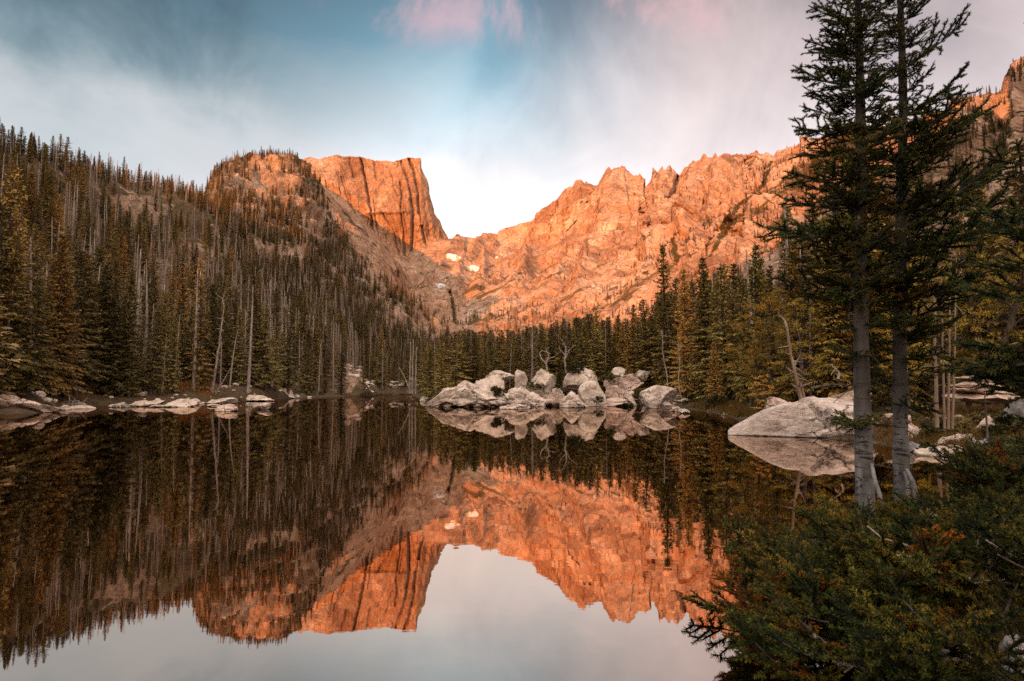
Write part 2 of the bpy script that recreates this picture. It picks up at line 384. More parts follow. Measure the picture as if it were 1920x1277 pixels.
def lake_sd(x, y):
    """signed distance to the shore, negative on the water"""
    x, y = np.asarray(x, float), np.asarray(y, float); d = np.full(x.shape, 1e9); ins = np.zeros(x.shape, bool)
    for (ax, ay), (bx, by) in zip(LAKE, np.roll(LAKE, -1, 0)):
        t = np.clip(((x-ax)*(bx-ax) + (y-ay)*(by-ay))/((bx-ax)**2 + (by-ay)**2), 0, 1)
        d = np.minimum(d, np.hypot(x-ax-t*(bx-ax), y-ay-t*(by-ay)))
        c = (ay > y) != (by > y)
        with np.errstate(divide='ignore', invalid='ignore'): ins ^= c & (x < (bx-ax)*(y-ay)/(by-ay+1e-12) + ax)
    return np.where(ins, -d, d)
def ground_z(x, y):
    d = lake_sd(x, y); p = np.stack([x, y, np.zeros_like(x)], -1)
    d = d + .35*fbm(p*.8, 3, 3)*np.clip(np.abs(d)*2, .3, 1.5)
    n = fbm(p*.35, 5, 9)
    land = .30*(1-np.exp(-np.maximum(d, 0)/.7)) + .028*np.minimum(np.maximum(d, 0), 160) + np.clip(d*.25, 0, .35)*n
    bed = -np.minimum(.35*np.maximum(-d, 0), 1.6)*(1+.2*n)
    return np.where(d > 0, land, bed)
def build_ground():
    r = np.concatenate([[.01], np.geomspace(.8, 520, 300)]); a = np.radians(np.concatenate([np.linspace(-62, 62, 520), np.linspace(66, 294, 70)]))
    A, RR = np.meshgrid(a, r); x, y = RR*np.sin(A), RR*np.cos(A)
    v = np.stack([x, y, ground_z(x, y)], -1).reshape(-1, 3)
    na, nr = len(a), len(r)
    i, j = np.meshgrid(np.arange(nr-1), np.arange(na), indexing='ij'); j2 = (j+1) % na
    f = np.stack([i*na+j, i*na+j2, (i+1)*na+j2, (i+1)*na+j], -1).reshape(-1, 4)[:, ::-1]
    far = np.array([[-9000, -9000, -3], [9000, -9000, -3], [9000, 9000, -3], [-9000, 9000, -3]])
    me = mesh('ground', v, f, [M['ground']], smooth=True); link('ground', me, kind='structure')
    link('valley_ground', mesh('valley_ground', far, [[0, 1, 2, 3]], [M['ground']]), kind='structure')
    wv = np.array([[-330, -60, 0], [330, -60, 0], [330, 430, 0], [-330, 430, 0]], float)
    link('lake_water', mesh('lake_water', wv, [[0, 1, 2, 3]], [M['water']]), kind='structure')
build_ground()

# ------------------------------------------------------------------ terrain lofts
def catmull_rows(C, nv, pw):
    """C: (k, n, 3) curves -> rows between them, linear with rounded corners"""
    k = len(C); t = np.linspace(0, 1, nv)
    s = np.concatenate([[0], np.cumsum(pw)]); s = s/s[-1]
    out = np.empty((nv, C.shape[1], 3))
    for r, tt in enumerate(t):
        i = min(np.searchsorted(s, tt, side='right')-1, k-2); f = (tt-s[i])/(s[i+1]-s[i])
        p0, p1, p2, p3 = C[max(i-1, 0)], C[i], C[i+1], C[min(i+2, k-1)]
        m1, m2 = (p2-p0)*.35, (p3-p1)*.35
        out[r] = (2*f**3-3*f**2+1)*p1 + (f**3-2*f**2+f)*m1 + (-2*f**3+3*f**2)*p2 + (f**3-f**2)*m2
    return out
def normals(P):
    du = np.gradient(P, axis=1); dv = np.gradient(P, axis=0); n = unit(np.cross(du, dv)); return n
TERR = {}
def loft(name, mat, curves, u0, u1, nu, nv, weights, disp, veg, back=True):
    us = np.linspace(u0, u1, nu); C = []
    for c in curves:
        c = np.array(c, float)
        C.append(at(us, np.interp(us, c[:, 0], c[:, 1]), np.interp(us, c[:, 0], c[:, 2])))
    C = np.array(C); P = catmull_rows(C, nv, weights); N = normals(P)
    P = P + disp(P, N, us)
    TERR[name] = P.copy()
    if back:                                      # the far side of the ridge falls away behind the skyline
        top = P[-1]; rows = []
        for s, hz in ((1.02, .985), (1.08, .90), (1.25, .6), (1.5, .1)):
            q = top.copy(); q[:, :2] *= s; q[:, 2] = top[:, 2]*hz - (8 if hz < .2 else 0); rows.append(q)
        P = np.concatenate([P, np.array(rows)])
    n2, n1 = P.shape[:2]
    i, j = np.meshgrid(np.arange(n2-1), np.arange(n1-1), indexing='ij')
    f = np.stack([i*n1+j, i*n1+j+1, (i+1)*n1+j+1, (i+1)*n1+j], -1).reshape(-1, 4)
    me = mesh(name, P.reshape(-1, 3), f, [M[mat]], smooth=True)
    vg = veg(P, us); attr(me, 'veg', vg)
    o = link(name, me, kind='structure'); return o

def shore_depth(u):
    p = np.array(left_shore + [(860, 738.5)], float)
    return -CAMZ/rise(np.interp(u, p[:, 0], p[:, 1]))
us_ = np.linspace(-520, 880, 60); yd = shore_depth(us_)
def v_of(z, y): # pixel row of height z at depth y
    tt = (np.asarray(z, float)-CAMZ)/np.asarray(y, float); e = np.arctan(tt) - PITCH
    return 638 - F*np.tan(e)
HILL = [
    np.stack([us_, v_of(-1.2, yd*1.0), yd], 1),
    np.stack([us_, v_of(.9, yd+5), yd+5], 1),
    [(-520, 640, 62), (0, 690, 72), (300, 705, 110), (500, 705, 155), (640, 705, 215), (700, 712, 250), (760, 722, 300), (880, 726, 330)],
    [(-520, 520, 95), (0, 590, 105), (300, 610, 160), (500, 625, 225), (640, 645, 300), (700, 655, 330), (760, 680, 360), (880, 712, 420)],
    [(-520, 500, 140), (0, 430, 150), (300, 470, 240), (450, 480, 320), (560, 505, 380), (640, 545, 420), (700, 575, 440), (760, 620, 450), (880, 690, 460)],
    [(-520, 420, 190), (-200, 330, 200), (-60, 292, 212), (0, 290, 215), (100, 315, 240), (200, 335, 280), (300, 352, 340), (380, 362, 385), (393, 342, 405), (405, 328, 415), (420, 316, 430),
     (440, 306, 450), (470, 306, 460), (500, 302, 470), (545, 297, 480), (560, 310, 480), (575, 335, 480), (588, 358, 480), (600, 394, 480), (633, 427, 480), (657, 465, 480), (707, 507, 485), (737, 543, 490), (764, 565, 490), (820, 600, 490), (880, 690, 490)],
]
def hill_disp(P, N, us):
    d = np.clip((P[..., 1:2]-60)/120, .05, 1)*(1 - .65*np.clip((np.linspace(0, 1, P.shape[0])-.86)/.14, 0, 1))[:, None, None]
    n = fbm(P*.02, 6, 21)[..., None]*7 + (ridged(P*np.array([.045, .045, .03]), 4, 33)[..., None]-1)*2.2
    kn = np.clip((us-380)/60, 0, 1)*np.clip((P[..., 2]-70)/60, 0, 1)       # craggy knob
    step = (np.abs(((P[..., 2] + 6*fbm(P*.03, 3, 4))/14) % 1 - .5)*2)**3
    return N*(n*d) + N*(kn*(step*5 + 2.5*ridged(P*.09, 3, 8)))[..., None]
def hill_veg(P, us):
    us = us[None]; z = P[..., 2]
    u, v = to_px(P)
    bare = np.zeros(P.shape[:2])
    for (cu, cv, ru, rv) in ((375, 500, 55, 38), (250, 390, 55, 25), (500, 350, 70, 50), (585, 415, 30, 45), (520, 480, 40, 25), (648, 710, 20, 26), (720, 600, 60, 28), (790, 610, 60, 40), (560, 480, 30, 20), (610, 535, 40, 30), (700, 520, 30, 40), (500, 330, 60, 30)):
        bare = np.maximum(bare, np.exp(-(((u-cu)/ru)**2 + ((v-cv)/rv)**2)))
    return np.clip(1.0 - bare*1.0 + .35*fbm(P*.06, 4, 14), 0, 1)
loft('hillside', 'hill', HILL, -520, 880, 420, 300, [.5, .8, 1, 1.2, 1.6], hill_disp, hill_veg)

HAL = [
    [(500, 440, 540), (600, 430, 540), (640, 480, 540), (700, 570, 540), (760, 635, 560), (800, 650, 900), (830, 660, 1000), (870, 660, 1000)],
    [(500, 385, 640), (562, 324, 640), (594, 350, 640), (636, 392, 650), (672, 413, 660), (707, 455, 670), (742, 500, 690), (757, 535, 760), (790, 575, 1150), (830, 590, 1000), (870, 590, 1000)],
    [(500, 380, 1500), (562, 318, 1500), (594, 344, 1500), (636, 386, 1500), (672, 406, 1500), (707, 448, 1500), (737, 483, 1500), (767, 495, 1500), (797, 470, 1520), (841, 456, 1560), (870, 456, 1580)],
    [(500, 340, 1560), (560, 310, 1560), (594, 325, 1570), (636, 345, 1570), (707, 392, 1560), (767, 402, 1540), (790, 405, 1550), (812, 410, 1580), (841, 452, 1620), (870, 455, 1640)],
    [(500, 330, 1640), (560, 301, 1640), (570, 297, 1640), (582, 294, 1640), (598, 299, 1640), (606, 294, 1640), (625, 289, 1640), (633, 290, 1640), (650, 296, 1650), (700, 300, 1650), (740, 301, 1650), (760, 298, 1640), (788, 296, 1640),
     (791, 312, 1640), (799, 330, 1640), (803, 350, 1640), (811, 374, 1640), (815, 392, 1640), (824, 408, 1650), (832, 428, 1660), (840, 446, 1680), (850, 450, 1690), (870, 450, 1700)],
]
def hal_disp(P, N, us):
    face = np.clip((P[..., 1]-1420)/60, 0, 1)*np.clip((us-560)/60, 0, 1)
    q = P*np.array([.016, .016, .0032])
    n = (ridged(q, 5, 41, .5)-1)*6 + fbm(P*.012, 6, 5)*6
    crack = np.zeros(P.shape[:2])
    u, v = to_px(P)
    for pts, dep, wd in (([(676, 300), (683, 330), (690, 370), (700, 430), (718, 475)], 17, 1.7), ([(640, 330), (655, 380), (668, 400)], 8, 2.0), ([(752, 300), (764, 340), (775, 400), (770, 470)], 14, 2.2), ([(768, 298), (782, 350), (786, 400)], 14, 2.2),
                         ([(750, 340), (752, 400), (758, 480)], 12, 2), ([(790, 420), (796, 455)], 14, 3), ([(720, 400), (738, 440), (752, 490)], 8, 1.6), ([(700, 300), (706, 340)], 8, 2), ([(655, 300), (662, 330)], 7, 2)):
        pp = np.array(pts, float); cu = np.interp(v, pp[:, 1], pp[:, 0], left=-999, right=-999)
        cu = cu + 2.5*pnoise(P*.03, 3)
        crack = np.maximum(crack, dep*np.exp(-((u-cu)/wd)**2))
    gc = np.random.default_rng(12)
    for _ in range(26):
        u0 = gc.uniform(585, 800); v0 = gc.uniform(298, 420); ln = gc.uniform(25, 110); sl = gc.uniform(.05, .30); w1 = gc.uniform(.8, 1.5)
        crack = np.maximum(crack, gc.uniform(3, 7)*np.exp(-((u - (u0 + (v-v0)*sl + 3*pnoise(P*.03, 9)))/w1)**2)*np.clip((v-v0)/8, 0, 1)*np.clip((v0+ln-v)/15, 0, 1))
    ledge = 8*np.exp(-((v - (400 - (u-680)*.03))/3)**2)*np.clip((u-660)/30, 0, 1)*np.clip((790-u)/30, 0, 1)
    gully = (1-face)*(fbm(P*.02, 6, 77)*4 + (ridged(P*.03, 4, 5)-1)*2.5)
    yy = np.array([0, -1., 0])
    return N*(gully + face*n)[..., None] - yy*(crack*face)[..., None] + yy*(ledge*face)[..., None]
def hal_veg(P, us):
    face = np.clip((P[..., 1]-1200)/150, 0, 1); return np.clip(.62 - .5*face, 0, 1)
loft('mountain_peak', 'hallett', HAL, 500, 870, 420, 330, [.8, 1, 1.2, 1.2], hal_disp, hal_veg)

RID = [
    [(735, 735, 330), (900, 735, 330), (1150, 735, 300), (1300, 737, 240), (1450, 742, 150), (1700, 755, 80), (1920, 770, 55), (2500, 790, 45)],
    [(735, 660, 560), (840, 622, 560), (1000, 622, 560), (1150, 615, 520), (1250, 606, 460), (1350, 575, 380), (1450, 545, 260), (1560, 545, 200), (1700, 560, 130), (1920, 560, 90), (2500, 540, 80)],
    [(735, 590, 900), (780, 560, 900), (850, 540, 950), (1000, 540, 850), (1150, 515, 760), (1300, 485, 620), (1400, 455, 520), (1500, 425, 420), (1600, 400, 340), (1750, 380, 260), (1920, 330, 190), (2500, 200, 160)],
    [(735, 540, 1300), (780, 510, 1350), (850, 487, 1500), (940, 470, 1500), (1000, 462, 1400), (1100, 430, 1200), (1200, 410, 1000), (1300, 385, 860), (1400, 365, 740), (1500, 335, 620), (1600, 300, 520), (1750, 280, 420), (1920, 200, 300), (2500, 0, 230)],
    [(735, 520, 1600), (800, 470, 1700), (838, 449, 1780), (848, 450, 1780), (862, 446, 1760), (900, 442, 1740), (937, 438, 1700), (960, 425, 1650), (1000, 406, 1560), (1020, 394, 1500), (1040, 382, 1460), (1052, 366, 1440), (1056, 361, 1440), (1070, 355, 1430), (1080, 343, 1420), (1089, 337, 1420), (1094, 345, 1420), (1105, 348, 1400),
     (1128, 352, 1390), (1133, 330, 1380), (1140, 320, 1380), (1152, 316, 1370), (1163, 318, 1360), (1172, 315, 1360), (1184, 326, 1350), (1200, 330, 1340), (1212, 333, 1330), (1214, 346, 1330), (1220, 334, 1320), (1222, 317, 1320), (1232, 322, 1310), (1243, 315, 1300), (1256, 321, 1290), (1274, 330, 1260), (1290, 314, 1230), (1308, 303, 1190), (1322, 294, 1160), (1345, 293, 1120),
     (1380, 296, 1080), (1407, 298, 1040), (1412, 292, 1030), (1450, 291, 980), (1456, 284, 960), (1480, 276, 920), (1500, 268, 880), (1560, 250, 800), (1620, 236, 740), (1700, 222, 660), (1750, 212, 620), (1800, 190, 570), (1850, 172, 530), (1868, 168, 520), (1872, 140, 510), (1885, 118, 500), (1905, 104, 490), (1930, 90, 480), (2100, 10, 440), (2500, -150, 400)],
]
GUL = [([(1213, 335), (1212, 360), (1214, 378)], 14, 1.5), ([(1275, 330), (1268, 350), (1255, 375)], 14, 4), ([(1325, 362), (1312, 380)], 14, 4), ([(1410, 300), (1405, 320)], 14, 5), ([(1445, 300), (1432, 345), (1380, 390), (1350, 430)], 13, 5), ([(1300, 385), (1250, 410), (1210, 440), (1170, 480)], 10, 4),
       ([(1390, 400), (1360, 430), (1325, 490)], 10, 6), ([(1115, 380), (1108, 392)], 10, 3), ([(1480, 390), (1450, 430), (1425, 470)], 9, 6), ([(1275, 420), (1262, 450), (1270, 490)], 8, 7), ([(1110, 370), (1060, 440)], 5, 3), ([(846, 555), (852, 600)], 10, 2.5)]
def rid_disp(P, N, us):
    u, v = to_px(P); far = np.clip((P[..., 1]-60)/700, .02, 1)
    tp = np.linspace(0, 1, P.shape[0])[:, None]
    up = np.clip((470-v)/90, 0, 1)
    n = fbm(P*.0045, 8, 61, .44)*20*far + (ridged(P*np.array([.016, .016, .0038]), 6, 71, .46)-1)*6*far*(.35+.65*up)
    q = np.stack([P[..., 0]*.02 + P[..., 2]*.02, P[..., 1]*.01, (P[..., 2] - P[..., 0]*.55)*.05], -1)    # ribs that climb to the right
    n = n + (ridged(q*np.array([.7, 1, 1]), 6, 91, .50)-1)*8*far*(1.1-.5*up)
    rb = np.stack(np.broadcast_arrays(us[None]*.016 - tp*1.5, tp*.5 + 3, P[..., 0]*.0008), -1)
    n = n + (ridged(rb, 3, 55, .45)-1)*24*np.clip(far*1.3, 0, 1)*np.clip((tp-.25)/.3, 0, 1)
    n = n*(1 - .80*np.clip((tp-.9)/.1, 0, 1))
    g = np.zeros(P.shape[:2])
    for pts, dep, wd in GUL:
        pp = np.array(sorted(pts, key=lambda z: z[1]), float)
        cu = np.interp(v, pp[:, 1], pp[:, 0], left=-999, right=-999) + 3*pnoise(P*.03, 3)
        g = np.maximum(g, 1.8*dep*np.exp(-((u-cu)/wd)**2))
    sp = np.clip(ridged(np.stack([us*.05, us*0, us*0+2.], -1), 4, 15)-.75, 0, 2)*np.clip((us-1000)/60, 0, 1)*np.clip((1480-us)/60, 0, 1)*9
    jag = np.clip((tp-.93)/.07, 0, 1)**2*sp[None]
    return N*n[..., None] + np.array([0, 0, 1.])*jag[..., None] + np.array([0, 1., 0])*(g*np.clip(far*1.4, 0, 1))[..., None]
def rid_veg_shade(P, us):
    u, v = to_px(P)
    gl = np.zeros(P.shape[:2])
    for pts, dep, wd in GUL:
        pp = np.array(sorted(pts, key=lambda z: z[1]), float)
        cu = np.interp(v, pp[:, 1], pp[:, 0], left=-999, right=-999) + 3*pnoise(P*.03, 3)
        gl = np.maximum(gl, np.exp(-((u-cu)/(wd*1.2))**2))  # gully shade painted in together with scrub, darkening the gully beds
    low = np.clip((v-470)/110, 0, 1)*.36*(u > 760)
    rt = np.clip((u-1380)/220, 0, 1)*.46
    st = .30*np.exp(-((v - (640 - (u-1100)*.66 - 60))/26)**2)*np.clip((u-1080)/60, 0, 1)
    st2 = .30*np.exp(-((v - (470 - (u-1330)*.75))/22)**2)*np.clip((u-1280)/60, 0, 1)
    bare = .45*np.exp(-(((u-1400)/85)**2 + ((v-492)/16)**2))
    return np.clip(.16 + low + rt + st + st2 - bare + .55*gl, 0, 1)
loft('mountain_ridge', 'ridge', RID, 735, 2500, 900, 330, [.6, 1, 1.2, 1.2], rid_disp, rid_veg_shade)

# unseen mountain added behind the camera, crest shaped to shade lake and lower slopes
def shade_mountain():
    h = np.array([-math.sin(SUN_A), -math.cos(SUN_A)]); l = np.array([math.cos(SUN_A), -math.sin(SUN_A)]); S0 = 2600; te = math.tan(SUN_E)
    pts = [(-500, 60, 190), (0, 225, 215), (200, 280, 280), (330, 335, 360), (395, 440, 380), (470, 530, 380), (560, 610, 380), (650, 625, 420), (740, 645, 460), (830, 640, 500), (1000, 640, 480), (1150, 625, 480), (1250, 590, 460), (1350, 545, 420), (1420, 480, 440), (1500, 410, 420), (1600, 300, 480), (1700, 235, 500), (1800, 200, 480), (1900, 110, 430)]
    L, Z = [], []
    for p in pts:
        q = at(*p); L.append(float(q[0]*l[0] + q[1]*l[1])); Z.append(float(q[2] + (S0 - (q[0]*h[0] + q[1]*h[1]))*te))
    o = np.argsort(L); L = np.array(L)[o]; Z = np.array(Z)[o]
    x = np.linspace(-3200, 3200, 260); zc = np.interp(x, L, Z)
    zc = np.convolve(np.pad(zc, 3, 'edge'), np.ones(7)/7, 'valid')
    p3 = np.stack([x, np.zeros_like(x), np.zeros_like(x)], 1)
    zc = zc + fbm(p3*.02, 4, 2)*9
    rows = []
    for s, k in ((-1500, -.01), (-900, .25), (-400, .62), (-120, .9), (0, 1), (150, .9), (700, .5), (1600, -.01)):
        xy = x[:, None]*l + (S0+s)*h
        z = zc*k + (fbm(np.stack([x, np.full_like(x, s), x*0], 1)*.004, 4, 6)*40 if 0 < k < 1 else 0)
        rows.append(np.concatenate([xy, z[:, None]], 1))
    P = np.array(rows); n2, n1 = P.shape[:2]
    i, j = np.meshgrid(np.arange(n2-1), np.arange(n1-1), indexing='ij')
    f = np.stack([i*n1+j, i*n1+j+1, (i+1)*n1+j+1, (i+1)*n1+j], -1).reshape(-1, 4)
    me = mesh('shade_mountain', P.reshape(-1, 3), f, [M['ridge']], smooth=True); attr(me, 'veg', np.full(n1*n2, .6))
    link('shade_mountain', me, kind='structure')
shade_mountain()

# ------------------------------------------------------------------ tree shapes
def spruce_shape(seed, H=10.0, rad=1.35, bare=.07, gap=.12, dense=1.0, ragged=.4, twigs=1.0):
    g = np.random.default_rng(seed); T, C = Geo(), Geo()
    bend = g.normal(0, .05, 2)*H*.1
    zt = np.linspace(0, 1, 12); axis = lambda t: np.stack([bend[0]*np.sin(t*2.2), bend[1]*np.sin(t*2.7), t*H], -1)
    T.tube(axis(zt), .014*H*(1-zt)**.9 + .002*H, 7)
    z = bare
    base, dr, sd, ln, wd = [], [], [], [], []
    phase = 0
    while z < .985:
        t = (z-bare)/(1-bare); phase += 2.4
        prof = (1-t)**.82*(.55 + .45*min(1, t*5 + .35))
        nb = int(round((4.4 + 2.2*(1-t))*dense))
        for b in range(nb):
            if g.random() < gap: continue
            a = phase + b*2*np.pi/nb + g.normal(0, .25); L = rad*prof*(1 + ragged*g.normal()*.7) + .10
            L = max(L, .1)
            pit = -.30 + .75*t + g.normal(0, .10); droop = .30*(1-t)
            h = np.array([np.cos(a), np.sin(a)]); o = axis(np.array(z))
            n = max(3, int((3 + 6.5*L)*twigs)); s = np.linspace(.12, 1, n)
            x = L*s; zz = x*pit - droop*L*s**2 + .22*L*s**3*(1-t*.5)
            pts = o + np.stack([h[0]*x, h[1]*x, zz], -1)
            tang = unit(np.gradient(pts, axis=0) if n > 1 else np.array([[h[0], h[1], pit]]))
            C.tube(pts[[0, n//2, n-1]], [.018, .012, .004], 3, 1, cap=False)
            per = np.array([-h[1], h[0], 0.])
            for sg in (-1, 1):
                k = g.random(n) < .9
                dd = unit(tang*.75 + sg*per*(.75 + .25*g.random((n, 1))) + g.normal(0, .16, (n, 3)) - np.array([0, 0, .12]))
                base.append(pts[k]); dr.append(dd[k]); ln.append(((.30*L*(1.05-.75*s) + .13)*(.7+.6*g.random(n)))[k]); wd.append((.035+.045*g.random(n))[k])
            base.append(pts[-1:]); dr.append(tang[-1:]); ln.append(np.array([.16])); wd.append(np.array([.035]))
            k = g.random(n) < .55   # hanging sprays
            dd = unit(tang*.4 + g.normal(0, .3, (n, 3)) - np.array([0, 0, .8])); base.append(pts[k]); dr.append(dd[k]); ln.append((.12+.12*g.random(n))[k]); wd.append((.03+.03*g.random(n))[k])
        z += (.034 - .014*t)/dense**.3*(.8+.4*g.random())
    base, dr, ln, wd = map(np.concatenate, (base, dr, ln, wd)); n = len(base)
    side = unit(np.cross(dr, unit(np.array([0, 0, 1.]) + g.normal(0, .55, (n, 3)))))
    C.kites(base, dr, side, ln, wd, 0, .12)
    top = axis(np.array(1.0)); C.kites(np.repeat(top[None]-np.array([0, 0, .35]), 3, 0), np.tile([[0, 0, 1.]], (3, 1)), unit(g.normal(0, 1, (3, 3))*[1, 1, 0]), .5, .03)
    return T, C
def dead_shape(seed, H=10.0, rad=.9, level=1.0, lean=.0, thick=.0145):
    g = np.random.default_rng(seed); T, C = Geo(), Geo()
    zt = np.linspace(0, 1, 14); b = g.normal(0, .08, 2)
    axis = lambda t: np.stack([b[0]*np.sin(t*3)+lean*t*H*.1, b[1]*np.sin(t*2.3), t*H], -1)
    T.tube(axis(zt), thick*H*(1-zt)**.75 + .0022*H, 7)
    base, dr, ln, wd = [], [], [], []
    z = .10
    while z < .97:
        t = z; nb = g.integers(2, 6)
        for _ in range(int(nb*level + g.random())):
            a = g.random()*6.283; L = rad*((1-t)**.8)*(.35+.9*g.random()) + .12
            h = np.array([np.cos(a), np.sin(a), -.35+.7*t+g.normal(0, .2)]); o = axis(np.array(z))
            n = 3 + int(7*L*level); s = np.linspace(0, 1, n)
            pts = o + unit(h)*L*s[:, None] + np.array([0, 0, -1.])*(.3*L*s**2)[:, None]
            C.tube(pts[[0, n//2, n-1]] if n > 2 else pts, .011, 3, 0, cap=False) if n > 2 else None
            if n > 2:
                dd = unit(unit(h)*.7 + g.normal(0, .6, (n, 3)) - np.array([0, 0, .25])); base.append(pts); dr.append(dd); ln.append(.12+.3*L*g.random(n)); wd.append(np.full(n, .007))
        z += .022 + .02*g.random()
    if base:
        base, dr, ln, wd = map(np.concatenate, (base, dr, ln, wd)); C.kites(base, dr, unit(np.cross(dr, g.normal(0, 1, base.shape))), ln, wd, 0, .25)
    return T, C
def pine_shape(seed, H=8.0, spread=2.0, limbs=15, lean=.6, low=.22):
    g = np.random.default_rng(seed); T, C = Geo(), Geo()
    zt = np.linspace(0, 1, 16); ph = g.random(2)*6
    axis = lambda t: np.stack([lean*(np.sin(t*2.4+ph[0])-np.sin(ph[0])), .35*np.sin(t*3+ph[1])-.35*np.sin(ph[1]), t*H], -1)
    T.tube(axis(zt), .021*H*(1-zt)**.8+.02, 8)
    base, dr, ln, wd = [], [], [], []
    for i in range(limbs):
        t = low + (1-low)*(i+g.random()*.6)/limbs; o = axis(np.array(min(t, .99))); a = i*2.4 + g.normal(0, .4)
        L = spread*(1-((t-low)/(1-low))**1.6*.8)*(.6+.6*g.random()); up = .15+.5*t
        s = np.linspace(0, 1, 6)[:, None]; d = np.array([np.cos(a), np.sin(a), up])
        pts = o + d*L*s + np.array([0, 0, 1.])*(.18*L*np.sin(s*3)) + g.normal(0, .05, (6, 3))*s
        T.tube(pts, np.linspace(.045, .012, 6), 5, 0)
        for k in range(int(3 + 3.2*L)):
            q = pts[min(5, 2+g.integers(0, 4))] + g.normal(0, 1, 3)*np.array([.34, .34, .13]); m = 46
            dd = unit(g.normal(0, 1, (m, 3))*np.array([1, 1, .8]) + np.array([0, 0, .75]))
            base.append(q + dd*g.random((m, 1))*.20*np.array([1.3, 1.3, .7])); dr.append(dd); ln.append(.09+.11*g.random(m)); wd.append(.014+.012*g.random(m))
    base, dr, ln, wd = map(np.concatenate, (base, dr, ln, wd)); C.kites(base, dr, unit(np.cross(dr, g.normal(0, 1, base.shape))), ln, wd, 0, 0)
    return T, C

SPR = [spruce_shape(1, rad=1.3), spruce_shape(2, rad=1.05, gap=.2), spruce_shape(3, rad=1.55, ragged=.55, bare=.12), spruce_shape(4, rad=.85, gap=.15, dense=1.1),
       spruce_shape(5, rad=1.4, gap=.3, ragged=.7, bare=.2), spruce_shape(6, rad=1.2, gap=.05, dense=1.15, twigs=1.2)]
DED = [dead_shape(11, level=1.25, rad=.95), dead_shape(12, level=.8, rad=.7), dead_shape(13, level=.25, rad=.5, lean=.5), dead_shape(14, level=1.6, rad=1.05), dead_shape(15, level=.15, rad=.35, thick=.010)]
PIN = [pine_shape(21), pine_shape(22, lean=1.0, spread=2.3), pine_shape(23, lean=.3, spread=1.6, limbs=18), pine_shape(24, spread=2.5, limbs=18, low=.3)]
def pair(shape, nm, tm, cm):
    T, C = shape; return T.mesh('trunk', [M[tm]], True), C.mesh(nm, [M[q] for q in cm])
SPRM = [pair(s, 'crown', 'bark', ('needle', 'bark')) for s in SPR]
DEDM = [pair(s, 'twigs', 'deadwood', ('greytwig',)) for s in DED]
PINM = [pair(s, 'crown', 'bark', ('pine',)) for s in PIN]
def joined(shape, nm, mats, twig_m=(1, 2)):
    T, C = shape; G = Geo()
    for v, f in zip(T.v, T.f): pass
    tv, tf = np.concatenate(T.v), np.concatenate(T.f); G.add(tv, tf, 0)
    cv, cf, cm_ = np.concatenate(C.v), np.concatenate(C.f), np.concatenate(C.m)
    G.v.append(cv); G.f.append(cf + G.c); G.m.append(cm_+1); G.c += len(cv)
    return G.mesh(nm, mats)
NEED2 = needle_mat('far_spruce_needles', (.095, .076, .032), (.29, .215, .090), (.36, .235, .115))
SRC = [bpy.data.objects.new('forest_source', joined(s, 'forest_tree', [M['bark'], NEED2, M['bark']])) for s in SPR] + \
      [bpy.data.objects.new('forest_source', joined(s, 'dead_forest_tree', [M['deadwood'], M['greytwig']])) for s in DED]
NS = len(SPR)

# ------------------------------------------------------------------ where the trees stand
rng = np.random.default_rng(77); rnd = random.Random(5)
TREES = []                                       # (x, y, z, height, variant, zone)
def terr_points(name, n, seed, keep):
    P = TERR[name]; a, b = P[1:, 1:] - P[:-1, :-1], None
    e1 = P[1:, :-1] - P[:-1, :-1]; e2 = P[:-1, 1:] - P[:-1, :-1]; A = np.abs(np.cross(e1[..., :2], e2[..., :2]))
    g = np.random.default_rng(seed); p = (A/A.sum()).ravel(); k = g.choice(p.size, n, p=p); i, j = np.unravel_index(k, A.shape)
    f = g.random((n, 2, 1)); q = P[i, j] + e1[i, j]*f[:, 0] + e2[i, j]*f[:, 1]
    u, v = to_px(q); m = keep(q, u, v, g.random(n)); return q[m], u[m], v[m]
def rock_bare(u, v):
    b = np.zeros(u.shape)
    for (cu, cv, ru, rv) in ((375, 500, 42, 26), (250, 385, 45, 18), (505, 345, 45, 34), (592, 418, 20, 34), (520, 480, 30, 18), (655, 712, 22, 22), (745, 604, 38, 16), (800, 612, 50, 26), (560, 470, 20, 12), (612, 548, 18, 9), (700, 520, 14, 20)):
        b = np.maximum(b, np.exp(-(((u-cu)/ru)**2 + ((v-cv)/rv)**2)))
    return b
g_ = np.random.default_rng(3)
q, u, v = terr_points('hillside', 4600, 1, lambda q, u, v, r: (q[:, 2] > .6) & (u > -120) & (u < 860) & (r > rock_bare(u, v)*1.05 + .05) & (fbm(q*.02, 3, 6) > -.42))
for (x, y, z), uu, vv in zip(q, u, v):
    h = np.interp(z, [0, 30, 70, 130], [14, 13.5, 11, 6.5])*g_.choice([g_.uniform(.3, .6), g_.uniform(.6, 1.25)], p=[.3, .7])
    if uu > 640: h *= .8
    dead = g_.random() < np.interp(uu, [0, 200, 350, 640, 860], [.26, .54, .66, .54, .32])
    TREES.append((x, y, z, h*(.95 if dead else 1), (NS + int(g_.choice(5, p=[.32, .22, .10, .28, .08]))) if dead else int(g_.integers(0, NS)), 'hill'))
q, u, v = terr_points('hillside', 6800, 11, lambda q, u, v, r: (q[:, 2] > 6) & (u > 400) & (u < 850) & (v > 318) & (r > rock_bare(u, v)*1.0 + .08))
for (x, y, z), uu, vv in zip(q, u, v):
    h = np.interp(z, [0, 50, 130], [11, 10, 7.5])*g_.uniform(.5, 1.2); dead = g_.random() < .33
    TREES.append((x, y, z, h, NS+int(g_.choice(5, p=[.34, .26, .08, .24, .08])) if dead else int(g_.integers(0, NS)), 'hill'))
